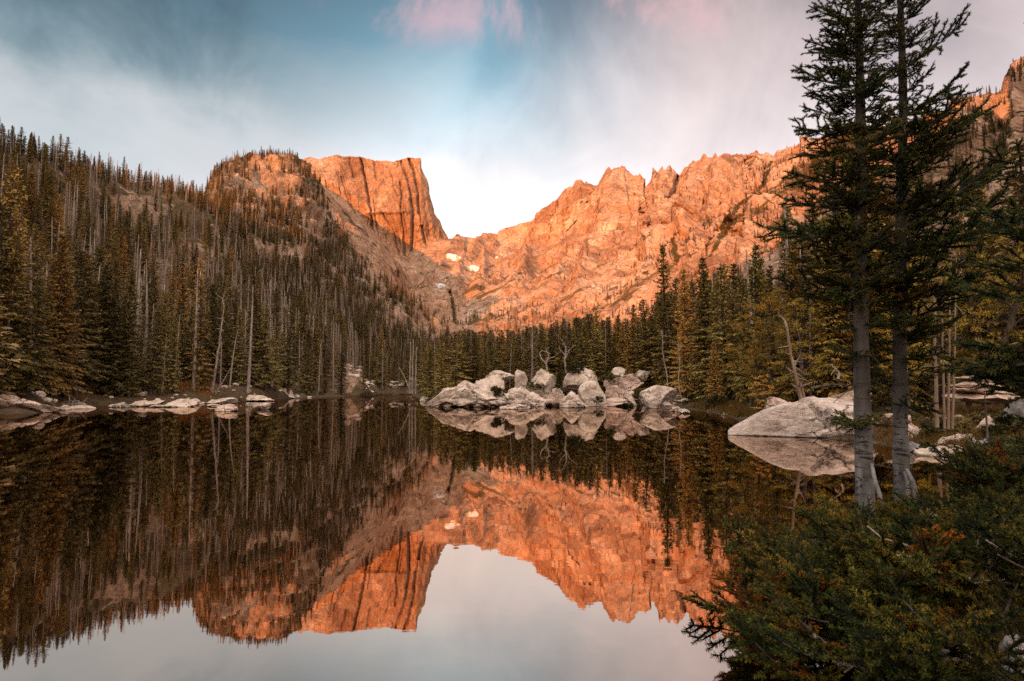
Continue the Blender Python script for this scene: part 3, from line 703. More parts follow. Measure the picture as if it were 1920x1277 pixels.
for k in range(150):                              # trees on the skyline of the knob
    uu = g_.uniform(395, 556); P = TERR['hillside']; j = int(np.clip((uu+520)/1400*419, 0, 419)); i = 299 - int(g_.integers(0, 7)); x, y, z = P[i, j]
    TREES.append((x, y, z-.2, g_.uniform(2.6, 5.2), int(g_.integers(0, NS)), 'far'))
for k in range(230):
    uu = g_.uniform(-60, 400); P = TERR['hillside']; j = int(np.clip((uu+520)/1400*419, 0, 419)); i = 299 - int(g_.integers(0, 10)); x, y, z = P[i, j]
    TREES.append((x, y, z-.2, g_.uniform(4, 8.0)*(1.15 if uu < 60 else .9), int(g_.integers(0, NS)) if g_.random() < .75 else NS+int(g_.integers(0, 5)), 'far'))
# front rows along the near shore of the hillside
for k in range(150):
    uu = g_.uniform(-90, 775); yy = float(shore_depth(np.array([uu]))[0]) + g_.uniform(3, 16)*(1 + uu/900*1.5)
    x = (uu-960)/F*yy
    if lake_sd(np.array([x]), np.array([yy]))[0] < 1.2 or rock_bare(np.array([uu]), np.array([700.]))[0] > .5: continue
    hh = g_.choice([g_.uniform(9, 14), g_.uniform(5, 9), g_.uniform(2, 4)], p=[.55, .27, .18]); dead = g_.random() < .16 and uu > 240
    TREES.append((x, yy, 'g', hh, (NS+int(g_.choice([0, 1, 3]))) if dead else int(g_.integers(0, NS)), 'shore'))
# forest on the flat beyond the rocky point
top_u = [760, 800, 860, 940, 1000, 1060, 1120, 1160, 1200, 1230, 1250, 1290, 1320, 1400, 1500, 1700, 1950]
top_v = [650, 632, 612, 615, 603, 592, 580, 592, 585, 560, 545, 520, 495, 470, 450, 430, 420]
for k in range(1500):
    yy = 72*(330/72)**g_.random()**.8; uu = g_.uniform(778, 1500); x = (uu-960)/F*yy
    if lake_sd(np.array([x]), np.array([yy]))[0] < 3 or (uu > 1290 and yy > 200): continue
    if yy < 79 and 800 < uu < 1220: continue
    TREES.append((x, yy, 'g', ('top', np.interp(uu, top_u, top_v) + abs(g_.normal(0, 16)) + 3), int(g_.integers(0, NS)) if g_.random() < .9 else NS+int(g_.integers(0, 5)), 'flat'))
for uu, yy, vt, var in ((1251, 70, 455, 3), (1262, 76, 520, 0), (1291, 66, 502, 0), (1322, 60, 482, 5), (1345, 63, 520, 2), (1368, 52, 500, 2), (1310, 68, 560, 1), (1398, 54, 520, 4), (1212, 78, 560, 2), (1186, 82, 570, 5), (1232, 84, 545, 1), (1120, 88, 575, 0), (1095, 92, 595, 2), (1160, 90, 590, 5), (1060, 90, 600, 0),
                        (830, 78, 640, 2), (858, 82, 618, 4), (890, 84, 622, 2), (915, 80, 640, 5), (806, 84, 650, 0), (960, 84, 620, 3), (1000, 86, 612, 5), (1030, 84, 625, 2), (945, 82, 700, 5), (1046, 74, 700, 5), (1340, 50, 640, 5), (1285, 64, 600, 4)):
    TREES.append(((uu-960)/F*yy, yy, 'g', ('top', vt), var, 'flat'))
for k in range(330):                              # right bank and lower right slope
    yy = 30*(150/30)**g_.random(); uu = g_.uniform(1330, 2150); x = (uu-960)/F*yy
    if lake_sd(np.array([x]), np.array([yy]))[0] < 2.5: continue
    if yy < 42 and uu < 1420: continue
    if g_.random() < .5: TREES.append((x, yy, 'g', g_.uniform(6, 13), int(g_.integers(0, NS)) if g_.random() < .86 else NS+int(g_.integers(0, 5)), 'right'))
    else: TREES.append((x, yy, 'g', g_.uniform(4, 9), 100+int(g_.integers(0, 4)), 'right'))
for uu, yy, vt, var in ((1500, 30, 560, 101), (1455, 33, 600, 100), (1420, 34, 640, 102), (1550, 36, 520, 103), (1475, 45, 500, 100), (1610, 34, 560, 101), (1440, 30, 705, 100), (1405, 40, 560, 103), (1700, 30, 520, 102), (1760, 34, 480, 100), (1850, 30, 430, 101), (1665, 42, 470, 103)):
    TREES.append(((uu-960)/F*yy, yy, 'g', ('top', vt), var, 'right'))
def rid_keep(q, u, v, r):
    d = np.interp(u, [740, 1000, 1250, 1450, 1600, 1950], [.02, .03, .07, .38, .8, .9]) + np.clip((v-560)/60, 0, .5)
    st = np.exp(-((v - (640 - (u-1100)*.66 - 60))/18)**2)*(u > 1080)*(u < 1420)*.7
    st2 = np.exp(-((v - (470 - (u-1330)*.75))/18)**2)*(u > 1280)*.5
    bare = np.exp(-(((u-1400)/85)**2 + ((v-492)/16)**2))
    nn = fbm(q*.015, 3, 12)
    return (u > 735) & (u < 2050) & (v < 720) & (r < (d + st + st2)*(1-bare)*np.clip(.5+1.6*nn, 0, 2)) & (v > np.interp(u, [700, 1130, 1300, 1500, 2000], [470, 400, 330, 255, 0]))
q, u, v = terr_points('mountain_ridge', 30000, 2, rid_keep)
for (x, y, z), uu in zip(q, u):
    h = np.interp(y, [60, 200, 500, 1000], [9, 8, 6.5, 5.5])*g_.uniform(.6, 1.25)
    dead = g_.random() < .16
    TREES.append((x, y, z-.2, h, NS+int(g_.integers(0, 5)) if dead else int(g_.integers(0, NS)), 'ridge'))

RAYS = None
def surf_z(x, y):
    """height of the land under a tree: the highest of ground and terrain sheets"""
    global RAYS
    if RAYS is None:
        bpy.context.view_layer.update(); dg = bpy.context.evaluated_depsgraph_get()
        from mathutils.bvhtree import BVHTree
        RAYS = [BVHTree.FromObject(bpy.data.objects[n], dg) for n in ('ground', 'hillside', 'mountain_ridge')]
    best = -5
    for t in RAYS:
        h = t.ray_cast(Vector((x, y, 900)), Vector((0, 0, -1)))
        if h[0] is not None: best = max(best, h[0].z)
    return best
T2 = []
for (x, y, z, h, var, zone) in TREES:
    if z == 'g': z = surf_z(x, y) - .08
    if isinstance(h, tuple):
        top = CAMZ + y*rise(h[1]); h = top - z; nat = rng.uniform(9, 17)
        if zone == 'flat' and y > 78: h = min(h, nat)
        if h < 2.0: continue
    T2.append((x, y, z, h, var, zone))
TREES = T2
# which trees show largest: nearest first, each covers the pixels behind it
buf = np.zeros((426, 640), bool); vis = np.zeros(len(TREES))
for k in sorted(range(len(TREES)), key=lambda k: TREES[k][1]):
    x, y, z, h, var, zone = TREES[k]; u, vb = to_px((x, y, z)); _, vt = to_px((x, y, z+h))
    w = h*F/y*.13*.5*(.35 if NS <= var < 100 else 1.6 if var >= 100 else 1)
    a, b, c, d = int(max(0, (u-w)/3)), int(min(639, (u+w)/3)), int(max(0, vt/3)), int(min(425, vb/3))
    if b < a or d <= c: continue
    s = buf[c:d+1, a:b+1]; vis[k] = (~s).sum()
    if not NS <= var < 100: s[:] = True
def best(sel, n):
    ks = [k for k in range(len(TREES)) if sel(TREES[k][4]) and vis[k] > 0]; ks.sort(key=lambda k: -vis[k]); return ks[:n]
picked = best(lambda v: v < NS, 290) + best(lambda v: NS <= v < 100, 270) + best(lambda v: v >= 100, 130)
pset = set(picked)
MARKS = [(0, 'the large grey brown boulder'), (140, 'the bleached driftwood'), (290, 'the flat shore slabs'), (415, 'the pink peaked rock'), (532, 'the large pale shore boulder'), (650, 'the bright talus bank'), (772, 'the standing dead poles'),
         (870, 'the long pale slab'), (1000, 'the blocky upper rocks'), (1110, 'the rounded point boulders'), (1240, 'the big round boulder'), (1330, 'the dark inlet'), (1500, 'the broad layered boulder'), (1690, 'the twin fir trunks'), (1830, 'the tan rock ledge')]
LABELS = {}
def tree_label(k):
    x, y, z, h, var, zone = TREES[k]; u, vb = to_px((x, y, z)); mk = min(MARKS, key=lambda m: abs(m[0]-u))[1]
    kind = ('slim spruce', 'thin spruce', 'broad ragged spruce', 'narrow spire spruce', 'gappy spruce', 'dense spruce')[var] if var < NS else \
        ('twiggy grey dead tree', 'sparse pale dead tree', 'leaning bare dead trunk', 'bushy grey dead tree', 'bare pole snag')[var-NS] if var < 100 else \
        ('spreading golden green pine', 'crooked golden green pine', 'narrow golden green pine', 'wide golden green pine')[var-100]
    size = 'tall' if h > 10 else 'medium' if h > 5.5 else 'small'
    sd = shore_dist[k]
    where = 'at the water by' if sd < 6 else 'behind' if sd < 25 else 'on the slope beyond' if z < 35 else 'high above'
    return f'{size} {kind} {where} {mk}'
shore_dist = {k: float(lake_sd(np.array([TREES[k][0]]), np.array([TREES[k][1]]))[0]) for k in picked}
from collections import Counter
labs = {k: tree_label(k) for k in picked}; cnt = Counter(labs.values())
for l, c in list(cnt.items()):
    if 1 < c < 4:
        ks = sorted([k for k in picked if labs[k] == l], key=lambda k: TREES[k][1])
        for k, w_ in zip(ks, ('nearer', 'farther') if c == 2 else ('nearest', 'midway', 'farthest')): labs[k] = w_ + ' ' + l
cnt = Counter(labs.values())
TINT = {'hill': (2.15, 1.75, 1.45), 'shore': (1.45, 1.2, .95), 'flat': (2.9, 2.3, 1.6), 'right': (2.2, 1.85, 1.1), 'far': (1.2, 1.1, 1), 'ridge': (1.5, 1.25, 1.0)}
for k in picked:
    x, y, z, h, var, zone = TREES[k]
    if var < NS: nm, cat, ms, H, pn, gr = 'spruce_tree', 'tree', SPRM[var], 10, ('trunk', 'crown'), 'spruce trees around the lake'
    elif var < 100: nm, cat, ms, H, pn, gr = 'dead_tree', 'dead tree', DEDM[var-NS], 10, ('trunk', 'twigs'), 'dead grey trees among the forest'
    else: nm, cat, ms, H, pn, gr = 'pine_tree', 'pine tree', PINM[var-100], 8, ('trunk', 'crown'), 'golden green pines on the right bank'
    l = labs[k]
    root = link(nm, None, None, l, cat, (gr + ', ' + l) if cnt[l] > 1 else gr)
    root.location = (x, y, z); root.scale = (h/H*rnd.uniform(.9, 1.12), h/H*rnd.uniform(.9, 1.12), h/H)
    if var >= 100: root.scale = (h/H,)*3 if h > 5 else (h/H*1.3, h/H*1.3, h/H)
    root.rotation_euler = (rnd.gauss(0, .02), rnd.gauss(0, .02 if var != NS+2 else .10), rnd.uniform(0, 6.28))
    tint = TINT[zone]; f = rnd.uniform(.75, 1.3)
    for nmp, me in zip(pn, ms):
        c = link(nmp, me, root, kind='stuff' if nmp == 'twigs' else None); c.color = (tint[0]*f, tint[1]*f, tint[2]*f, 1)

# the rest of the forest, one mass
def forest_mass(name, ks, label):
    me = bpy.data.meshes.new(name); n = len(ks)
    P = np.array([TREES[k][:3] for k in ks], np.float32); me.vertices.add(n); me.vertices.foreach_set('co', P.ravel())
    H = np.array([TREES[k][3] for k in ks])/10; g = np.random.default_rng(8)
    S = np.stack([H*g.uniform(.85, 1.15, n), H*g.uniform(.85, 1.15, n), H], 1).astype(np.float32)
    Rr = np.stack([g.normal(0, .025, n), g.normal(0, .03, n), g.uniform(0, 6.28, n)], 1).astype(np.float32)
    V = np.array([TREES[k][4] for k in ks])
    for nm, arr in (('scl', S), ('rot', Rr)):
        a = me.attributes.new(nm, 'FLOAT_VECTOR', 'POINT'); a.data.foreach_set('vector', arr.ravel())
    for s in range(len(SRC)):
        a = me.attributes.new(f'is{s}', 'BOOLEAN', 'POINT'); a.data.foreach_set('value', V == s)
    o = link(name, me, None, label, 'forest', None, 'stuff')
    ng = bpy.data.node_groups.new('forest_scatter', 'GeometryNodeTree')
    ng.interface.new_socket(name='Geometry', in_out='INPUT', socket_type='NodeSocketGeometry')
    ng.interface.new_socket(name='Geometry', in_out='OUTPUT', socket_type='NodeSocketGeometry')
    N = ng.nodes; gi, go, jn = N.new('NodeGroupInput'), N.new('NodeGroupOutput'), N.new('GeometryNodeJoinGeometry')
    def named(nm, ty):
        a = N.new('GeometryNodeInputNamedAttribute'); a.data_type = ty; a.inputs[0].default_value = nm; return a.outputs[0]
    for s, so in enumerate(SRC):
        oi = N.new('GeometryNodeObjectInfo'); oi.inputs['Object'].default_value = so; oi.inputs['As Instance'].default_value = True
        ip = N.new('GeometryNodeInstanceOnPoints')
        ng.links.new(gi.outputs[0], ip.inputs['Points']); ng.links.new(named(f'is{s}', 'BOOLEAN'), ip.inputs['Selection'])
        ng.links.new(oi.outputs['Geometry'], ip.inputs['Instance']); ng.links.new(named('rot', 'FLOAT_VECTOR'), ip.inputs['Rotation']); ng.links.new(named('scl', 'FLOAT_VECTOR'), ip.inputs['Scale'])
        ng.links.new(ip.outputs[0], jn.inputs[0])
    ng.links.new(jn.outputs[0], go.inputs[0])
    md = o.modifiers.new('scatter', 'NODES'); md.node_group = ng
rest = [k for k in range(len(TREES)) if k not in pset and TREES[k][4] < 100]
forest_mass('forest', rest, 'dense mixed forest of living and dead conifers covering the slopes')

# ------------------------------------------------------------------ rocks
def ico(sub):
    bm = bmesh.new(); bmesh.ops.create_icosphere(bm, subdivisions=sub, radius=1); v = np.array([p.co[:] for p in bm.verts]); f = np.array([[q.index for q in p.verts] for p in bm.faces]); bm.free(); return v, f
ICO = {s: ico(s) for s in (2, 3, 4, 5, 6)}
def rock_mesh(seed, w, d, h, mat, sub=5, facets=17, rough=1.0, tilt=0.0, name='boulder', low=.8, blocky=1.0, taper=0):
    """w, d, h: size of the visible rock; it continues below the water or soil"""
    g = np.random.default_rng(seed); v, f = ICO[sub]; p = v.copy()
    for _ in range(facets):
        n = unit(g.normal(0, 1, 3)*np.array([1, 1, .9])); o = g.uniform(.36, .78)
        k = np.maximum(0, p@n - o); p = p - n*k[:, None]*(.96*blocky)
    p = p - (p.max(0)+p.min(0))/2; p = p/np.abs(p).max(0)
    H = h*(1+low)
    p = p*np.array([w/2, d/2, H/2]); s = max(w, h, d*.6)
    N = unit(p/np.array([w, d, H])**2)
    q = p/s*2.2 + seed*3.17
    p = p + N*(fbm(q, 5, seed)*.022*s*rough + (ridged(q*1.9, 4, seed+3)-1)*.022*s*rough)[:, None]
    g3 = np.linalg.qr(g.normal(0, 1, (3, 3)))[0]; qc = (p/s)@g3.T*2.6 + .25*pnoise(p/s*3 + seed, 4)[:, None] + 50
    ci = np.floor(qc).astype(np.int64); hc = (_h(ci[:, 0], ci[:, 1], ci[:, 2], seed) & np.uint32(255)).astype(float)/255
    p = p - N*(hc*.085*s*rough)[:, None]                      # blocks broken off along joints
    fr = np.abs(qc-np.round(qc)).min(1); p = p - N*(np.exp(-(fr/.035)**2)*.022*s*rough)[:, None]
    st = np.abs(((p[:, 2] + tilt*p[:, 0])/s*9 + fbm(q, 2, 5)*.8) % 1-.5)*2
    p = p + N*((st**4)*-.018*s*rough)[:, None]
    if taper:
        tx = np.clip((p[:, 0]/w + .5)/.55, 0, 1); zb = p[:, 2].min(); p[:, 2] = zb + (p[:, 2]-zb)*(1 - taper*(1-tx)**1.6)
    p[:, 2] += h - p[:, 2].max()
    me = mesh(name, p, f, [M[mat]], smooth=True)
    if hasattr(me, 'set_sharp_from_angle'): me.set_sharp_from_angle(angle=R(26))
    return me
def rock(seed, u0, u1, vt, vb, label, mat='granite', y=None, deep=.8, name='boulder', cat='boulder', group=None, z0=None, **kw):
    if y is None: y = float(-CAMZ/rise(vb))
    uc = (u0+u1)/2; w = (u1-u0)/F*y*1.03; h = (vb-vt)/F*y; d = w*deep
    p = at(uc, vb, y)
    o = link(name, rock_mesh(seed, w, d, h, mat, name=name, **kw), None, label, cat, group)
    o.location = (p[0], y + d*.38, p[2]); o.rotation_euler = (0, 0, 0)
    return o
GI = 'boulders on the rocky point'; GS = 'rocks along the far shore'; GR = 'rocks on the right bank'
rock(1, 778, 950, 714, 763, 'long low pale slab sloping into the water, first of the rocky point', 'granite', deep=.6, sub=6, facets=14, tilt=.4, taper=.75, rough=1.2, group=GI)
rock(2, 868, 950, 701, 758, 'pale humped rock rising behind the long low slab', 'granite', y=63, deep=.8, sub=5, group=GI)
rock(3, 946, 1034, 724, 762, 'fractured pale rock at the water edge beside the long low slab', 'granite', deep=.7, sub=5, facets=14, rough=1.4, group=GI)
rock(4, 1030, 1062, 722, 761, 'narrow cracked rock wedged between the fractured rock and low wide rock', 'granite', deep=1, sub=4, rough=1.4, group=GI)
rock(5, 964, 990, 692, 726, 'square upright block beside the blocky upper rock', 'granite', y=68, deep=1, sub=4, blocky=1.08, rough=.7, group=GI)
rock(6, 985, 1045, 690, 728, 'flat topped blocky rock under the twisted dead snag', 'granite', y=68, deep=.8, sub=5, facets=12, rough=.8, group=GI)
rock(7, 1046, 1114, 732, 764, 'low wide rock at the water in front of the rounded boulder', 'granite', deep=.7, sub=5, group=GI)
rock(8, 1086, 1140, 713, 759, 'smooth rounded boulder with a flat leaning face on the point', 'granite', y=61, deep=.8, sub=5, facets=6, rough=.6, group=GI)
rock(9, 1056, 1130, 688, 722, 'broad rounded boulder topmost on the point, behind the smooth one', 'granite', y=68, deep=.8, sub=5, facets=6, rough=.7, group=GI)
rock(10, 1133, 1208, 700, 735, 'angular faceted slab behind the grassy gap', 'pinkrock', y=68, deep=.7, sub=5, facets=14, tilt=.5, group=GI)
rock(11, 1140, 1176, 687, 702, 'small rounded rock on top of the angular slab', 'granite', y=73, sub=4, group=GI)
rock(12, 1206, 1278, 722, 765, 'big round cracked boulder standing at the inlet', 'granite', deep=.9, sub=5, facets=6, rough=.7, group=GI)
rock(13, 1234, 1282, 753, 771, 'low sloping slab leaning against the big round boulder', 'pinkrock', sub=4, deep=.6, group=GI)
rock(14, 1272, 1296, 766, 775, 'little wet rock in the water beyond the low sloping slab', 'granite', sub=3, group=GI)
rock(15, 936, 996, 756, 767, 'flat shelf rock just above the water below the fractured rock', 'granite', sub=4, deep=.5, group=GI)
rock(16, 1148, 1182, 745, 757, 'bright low rock in the grassy gap', 'granite', sub=4, y=64, group=GI)
rock(17, 1136, 1176, 722, 742, 'tilted rock between the smooth boulder and the angular slab', 'pinkrock', y=65, sub=4, group=GI)
rock(18, 1172, 1204, 733, 746, 'flat grey rock below the angular slab', 'granite', y=66, sub=4, group=GI)
rock(19, 1190, 1222, 693, 706, 'pale rock half hidden under spruces behind the round boulder', 'granite', y=76, sub=4, group=GI)
rock(20, 905, 968, 693, 716, 'low rock under the pines behind the humped rock', 'granite', y=72, sub=4, group=GI)
rock(21, 782, 806, 742, 752, 'small tip rock where the point meets the far bay', 'granite', y=86, sub=3, group=GI)
rock(22, 820, 872, 726, 742, 'low pale rock behind the tip of the long slab', 'granite', y=74, sub=4, group=GI)
rock(23, 846, 900, 712, 734, 'sloping rock leaning on the humped rock', 'granite', y=68, sub=4, group=GI)
rock(24, 812, 1010, 738, 765, 'broad low rock shelf under the fractured rock and the long low slab', 'granite', y=61.5, deep=.5, sub=6, facets=14, taper=.5, group=GI)
rock(25, 990, 1215, 740, 765, 'wide broken rock shelf under the rounded boulders of the point', 'pinkrock', y=61.5, deep=.45, sub=6, facets=14, group=GI)
rock(31, -70, 106, 738, 774, 'large grey brown boulder with a dark waterline at the left shore', 'pinkrock', deep=.6, sub=6, facets=12, tilt=.3, group=GS)
rock(32, 188, 224, 754, 763, 'flat slab beside the driftwood', 'granite', sub=4, deep=.9, group=GS)
rock(33, 232, 290, 750, 762, 'wide flat slab lying in the shallows', 'granite', sub=4, deep=1.1, group=GS)
rock(34, 272, 348, 748, 763, 'widest of the flat pale slabs in the shallows', 'granite', sub=4, deep=1.2, group=GS)
rock(35, 355, 378, 746, 758, 'small cube shaped rock by the dry grass', 'pinkrock', sub=4, group=GS)
rock(36, 382, 408, 757, 762, 'thin flat rock beside the pink peaked rock', 'granite', sub=3, group=GS)
rock(37, 396, 439, 757, 771, 'pink peaked rock standing alone in the water', 'pinkrock', sub=4, facets=8, group=GS)
rock(38, 457, 472, 754, 762, 'small rock in the water, first after the pink peaked rock', 'granite', sub=3, group=GS)
rock(39, 475, 507, 755, 767, 'low pointed rock in the water near the large pale boulder', 'granite', sub=4, group=GS)
rock(40, 511, 553, 727, 747, 'large pale boulder on the shore below the dead trunks', 'granite', sub=5, facets=7, group=GS)
rock(41, 404, 436, 733, 750, 'grey rock in the grass behind the pink peaked rock', 'granite', y=88, sub=4, group=GS)
rock(42, 436, 512, 740, 752, 'long low ledge running up to the large pale boulder', 'granite', sub=4, deep=.6, group=GS)
rock(43, 380, 440, 745, 756, 'broken low ledge behind the thin flat rock', 'granite', sub=4, deep=.6, group=GS)
rock(44, 300, 352, 741, 750, 'brown rock in the dry grass above the wide slabs', 'pinkrock', y=84, sub=4, group=GS)
rock(45, -10, 60, 733, 748, 'mossy dark rock behind the large grey brown boulder', 'greyrock', y=56, sub=4, group=GS)
rock(46, 100, 128, 758, 768, 'small flat rock between the grey brown boulder and the driftwood', 'granite', sub=3, group=GS)
rock(47, 224, 244, 757, 763, 'tiny dark rock between two flat slabs', 'greyrock', sub=3, group=GS)
rock(51, 1392, 1668, 745, 821, 'broad layered domed boulder sloping into the lake', 'slabrock', deep=.62, sub=6, facets=6, rough=.42, tilt=-.25, group=GR, low=.62, blocky=.9, taper=.4)
rock(52, 1445, 1540, 744, 775, 'pinkish hump behind the broad layered boulder', 'pinkrock', y=27, sub=5, group=GR)
rock(53, 1565, 1640, 726, 752, 'tan rounded rock behind the broad layered boulder', 'tanrock', y=29, sub=5, group=GR)
rock(54, 1518, 1538, 742, 754, 'little stone on top of the broad layered boulder ridge', 'pinkrock', y=26, sub=3, group=GR)
rock(55, 1730, 1800, 838, 856, 'pale stone on the stony beach between fir trunk and sapling', 'granite', sub=4, group=GR)
rock(56, 1776, 1838, 812, 836, 'grey white stone above the stony beach', 'granite', y=17.5, sub=4, group=GR)
rock(57, 1705, 1740, 828, 848, 'grey stone beside the second fir trunk', 'greyrock', sub=4, group=GR)
rock(58, 1790, 1825, 836, 850, 'flat stone below the grey white stone', 'granite', y=16, sub=3, group=GR)
rock(59, 1830, 1880, 780, 825, 'tan boulder beside the young fir sapling', 'pinkrock', y=19, sub=4, group=GR)
rock(60, 1880, 1960, 745, 800, 'brown grey boulder at the right edge of the bank', 'greyrock', y=20, sub=4, group=GR)
rock(61, 1880, 2010, 1212, 1300, 'grey boulder in the lower right corner under the fir shrub', 'greyrock', y=3.25, sub=5, group=GR)
rock(62, 1860, 1935, 660, 722, 'grey rock face between pines above the ledge', 'greyrock', y=34, sub=4, group=GR)
rock(63, 1660, 1720, 775, 800, 'low tan rock between the fir trunks', 'tanrock', y=22, sub=4, group=GR)
rock(64, 1690, 1760, 795, 822, 'brown rock at the back of the stony beach', 'pinkrock', y=19.5, sub=4, group=GR)
# layered ledge behind the thin trunks: slabs one upon the other
led = link('rock_ledge', None, None, 'tan ledge of stacked thin rock layers behind the pale thin trunks', 'rock ledge'); led.location = tuple(at(1840, 752, 25))
for k in range(4):
    w = (2.7 - .3*k); hgt = (.34, .22, .30, .24)[k]
    me = rock_mesh(200+k, w, 1.6-.12*k, hgt, 'tanrock', sub=5, facets=12, rough=.5, name='rock_layer', low=.5)
    o = link('rock_layer', me, led); o.location = (.15*k+rnd.uniform(-.2, .2), .30*k, .25*k); o.rotation_euler = (0, R(2.5), rnd.uniform(-.1, .1))
for k in range(70):                               # small stones along every waterline
    g = rnd.random()
    if g < .45: u = rnd.uniform(110, 640); pts = np.array(left_shore)
    elif g < .7: u = rnd.uniform(785, 1400); pts = np.array(right_shore)
    else: u = rnd.uniform(1690, 1850); pts = np.array(right_shore)
    v = float(np.interp(u, pts[:, 0], pts[:, 1])) + rnd.uniform(-3, 1.2); y = float(-CAMZ/rise(max(v, 737)))
    wpx = rnd.uniform(6, 18)*(1.6 if g >= .7 else 1)
    near = min(MARKS, key=lambda m: abs(m[0]-u))[1]
    lb = f'small {"flat" if k % 2 else "rounded"} stone at the water edge near {near}'
    rock(300+k, u-wpx/2, u+wpx/2, v-wpx*rnd.uniform(.22, .5), v, lb, rnd.choice(['granite', 'granite', 'pinkrock', 'greyrock']), y=y, sub=3, name='shore_stone', cat='stone', group='small shore stones, ' + lb)
def talus(name, label, us, vs, ys, n, size, mat, seed, zs=None):
    g = np.random.default_rng(seed); G = Geo(); v0, f0 = ICO[2]
    for k in range(n):
        x, y = None, None
        u, v, y = g.uniform(*us), g.uniform(*vs), g.uniform(*ys); x = (u-960)/F*y; z = surf_z(x, y)
        if z < -.4: continue
        s = size*g.lognormal(0, .5); p = v0.copy()
        for _ in range(6):
            nn = unit(g.normal(0, 1, 3)); p = p - nn*np.maximum(0, p@nn - g.uniform(.45, .85))[:, None]
        p = p*np.array([s*g.uniform(.8, 1.5), s*g.uniform(.8, 1.4), s*g.uniform(.45, .8)]); a = g.uniform(0, 6.28)
        p = np.stack([p[:, 0]*np.cos(a)-p[:, 1]*np.sin(a), p[:, 0]*np.sin(a)+p[:, 1]*np.cos(a), p[:, 2]], 1)
        G.add(p + np.array([x, y, z + s*.15]), f0)
    link(name, G.mesh(name, [M[mat]]), None, label, 'rubble', None, 'stuff')
talus('shore_rubble', 'bright broken rubble sloping to the water at the far end of the bay', (624, 704), (700, 738), (160, 240), 480, .42, 'granite', 4)
talus('bay_gravel', 'pale stones scattered along the beach at the far end of the bay', (640, 785), (735, 739), (190, 250), 260, .6, 'granite', 5)
talus('bank_rubble', 'mixed stones and rubble on the bank behind the fir trunks', (1690, 2000), (770, 850), (14.5, 24), 150, .10, 'greyrock', 6)
talus('point_rubble', 'broken rock pieces filling gaps between the boulders of the point', (795, 1290), (700, 760), (62, 76), 260, .30, 'granite', 7)
talus('left_rubble', 'broken stones along the left bank under the trees', (-20, 560), (740, 760), (50, 110), 420, .26, 'granite', 9)
# old snow patches under the pass
for k, (u, v, w, y, lb) in enumerate(((850, 482, 28, 1480, 'flat snow patch at the foot of the pass'), (889, 503, 17, 1350, 'rounded bright snow patch below the pass'), (826, 537, 16, 1200, 'small snow patch beside the dark gully'), (932, 484, 7, 1420, 'tiny snow patch on the lit slope'))):
    th = np.linspace(0, 2*np.pi, 40, endpoint=False)
    from mathutils.bvhtree import BVHTree
    if k == 0: BRS = [BVHTree.FromObject(bpy.data.objects[n_], bpy.context.evaluated_depsgraph_get()) for n_ in ('mountain_ridge', 'mountain_peak', 'hillside')]
    eye = Vector((0, 0, CAMZ)); rings = []
    for rr in np.linspace(0, 1, 7):
        rad = rr*(1 + .25*np.sin(th*2+k) + .15*np.sin(th*5+k*2)); row = []
        for a_, r_ in zip(th, rad):
            q_ = Vector(at(u + w/2*r_*math.cos(a_), v + w*.22*(1.7 if k == 1 else 1)*r_*math.sin(a_), 1000.)) - eye
            h_ = min((b_.ray_cast(eye, q_.normalized()) for b_ in BRS), key=lambda r_: r_[3] if r_[3] is not None else 1e9); row.append(np.array(h_[0] if h_[0] is not None else eye + q_*1.5) + np.array([0, -5.0, 2.5])*(1-rr**4) + np.array([0, 1.0, -.5])*rr**4)
        rings.append(np.array(row))
    V = np.concatenate(rings); i, j = np.meshgrid(np.arange(6), np.arange(40), indexing='ij'); j2 = (j+1) % 40
    f = np.stack([i*40+j, i*40+j2, (i+1)*40+j2, (i+1)*40+j], -1).reshape(-1, 4)
    link('snow_patch', mesh('snow_patch', V, f, [M['snow']], smooth=True), None, lb, 'snow patch', 'old snow patches under the pass')

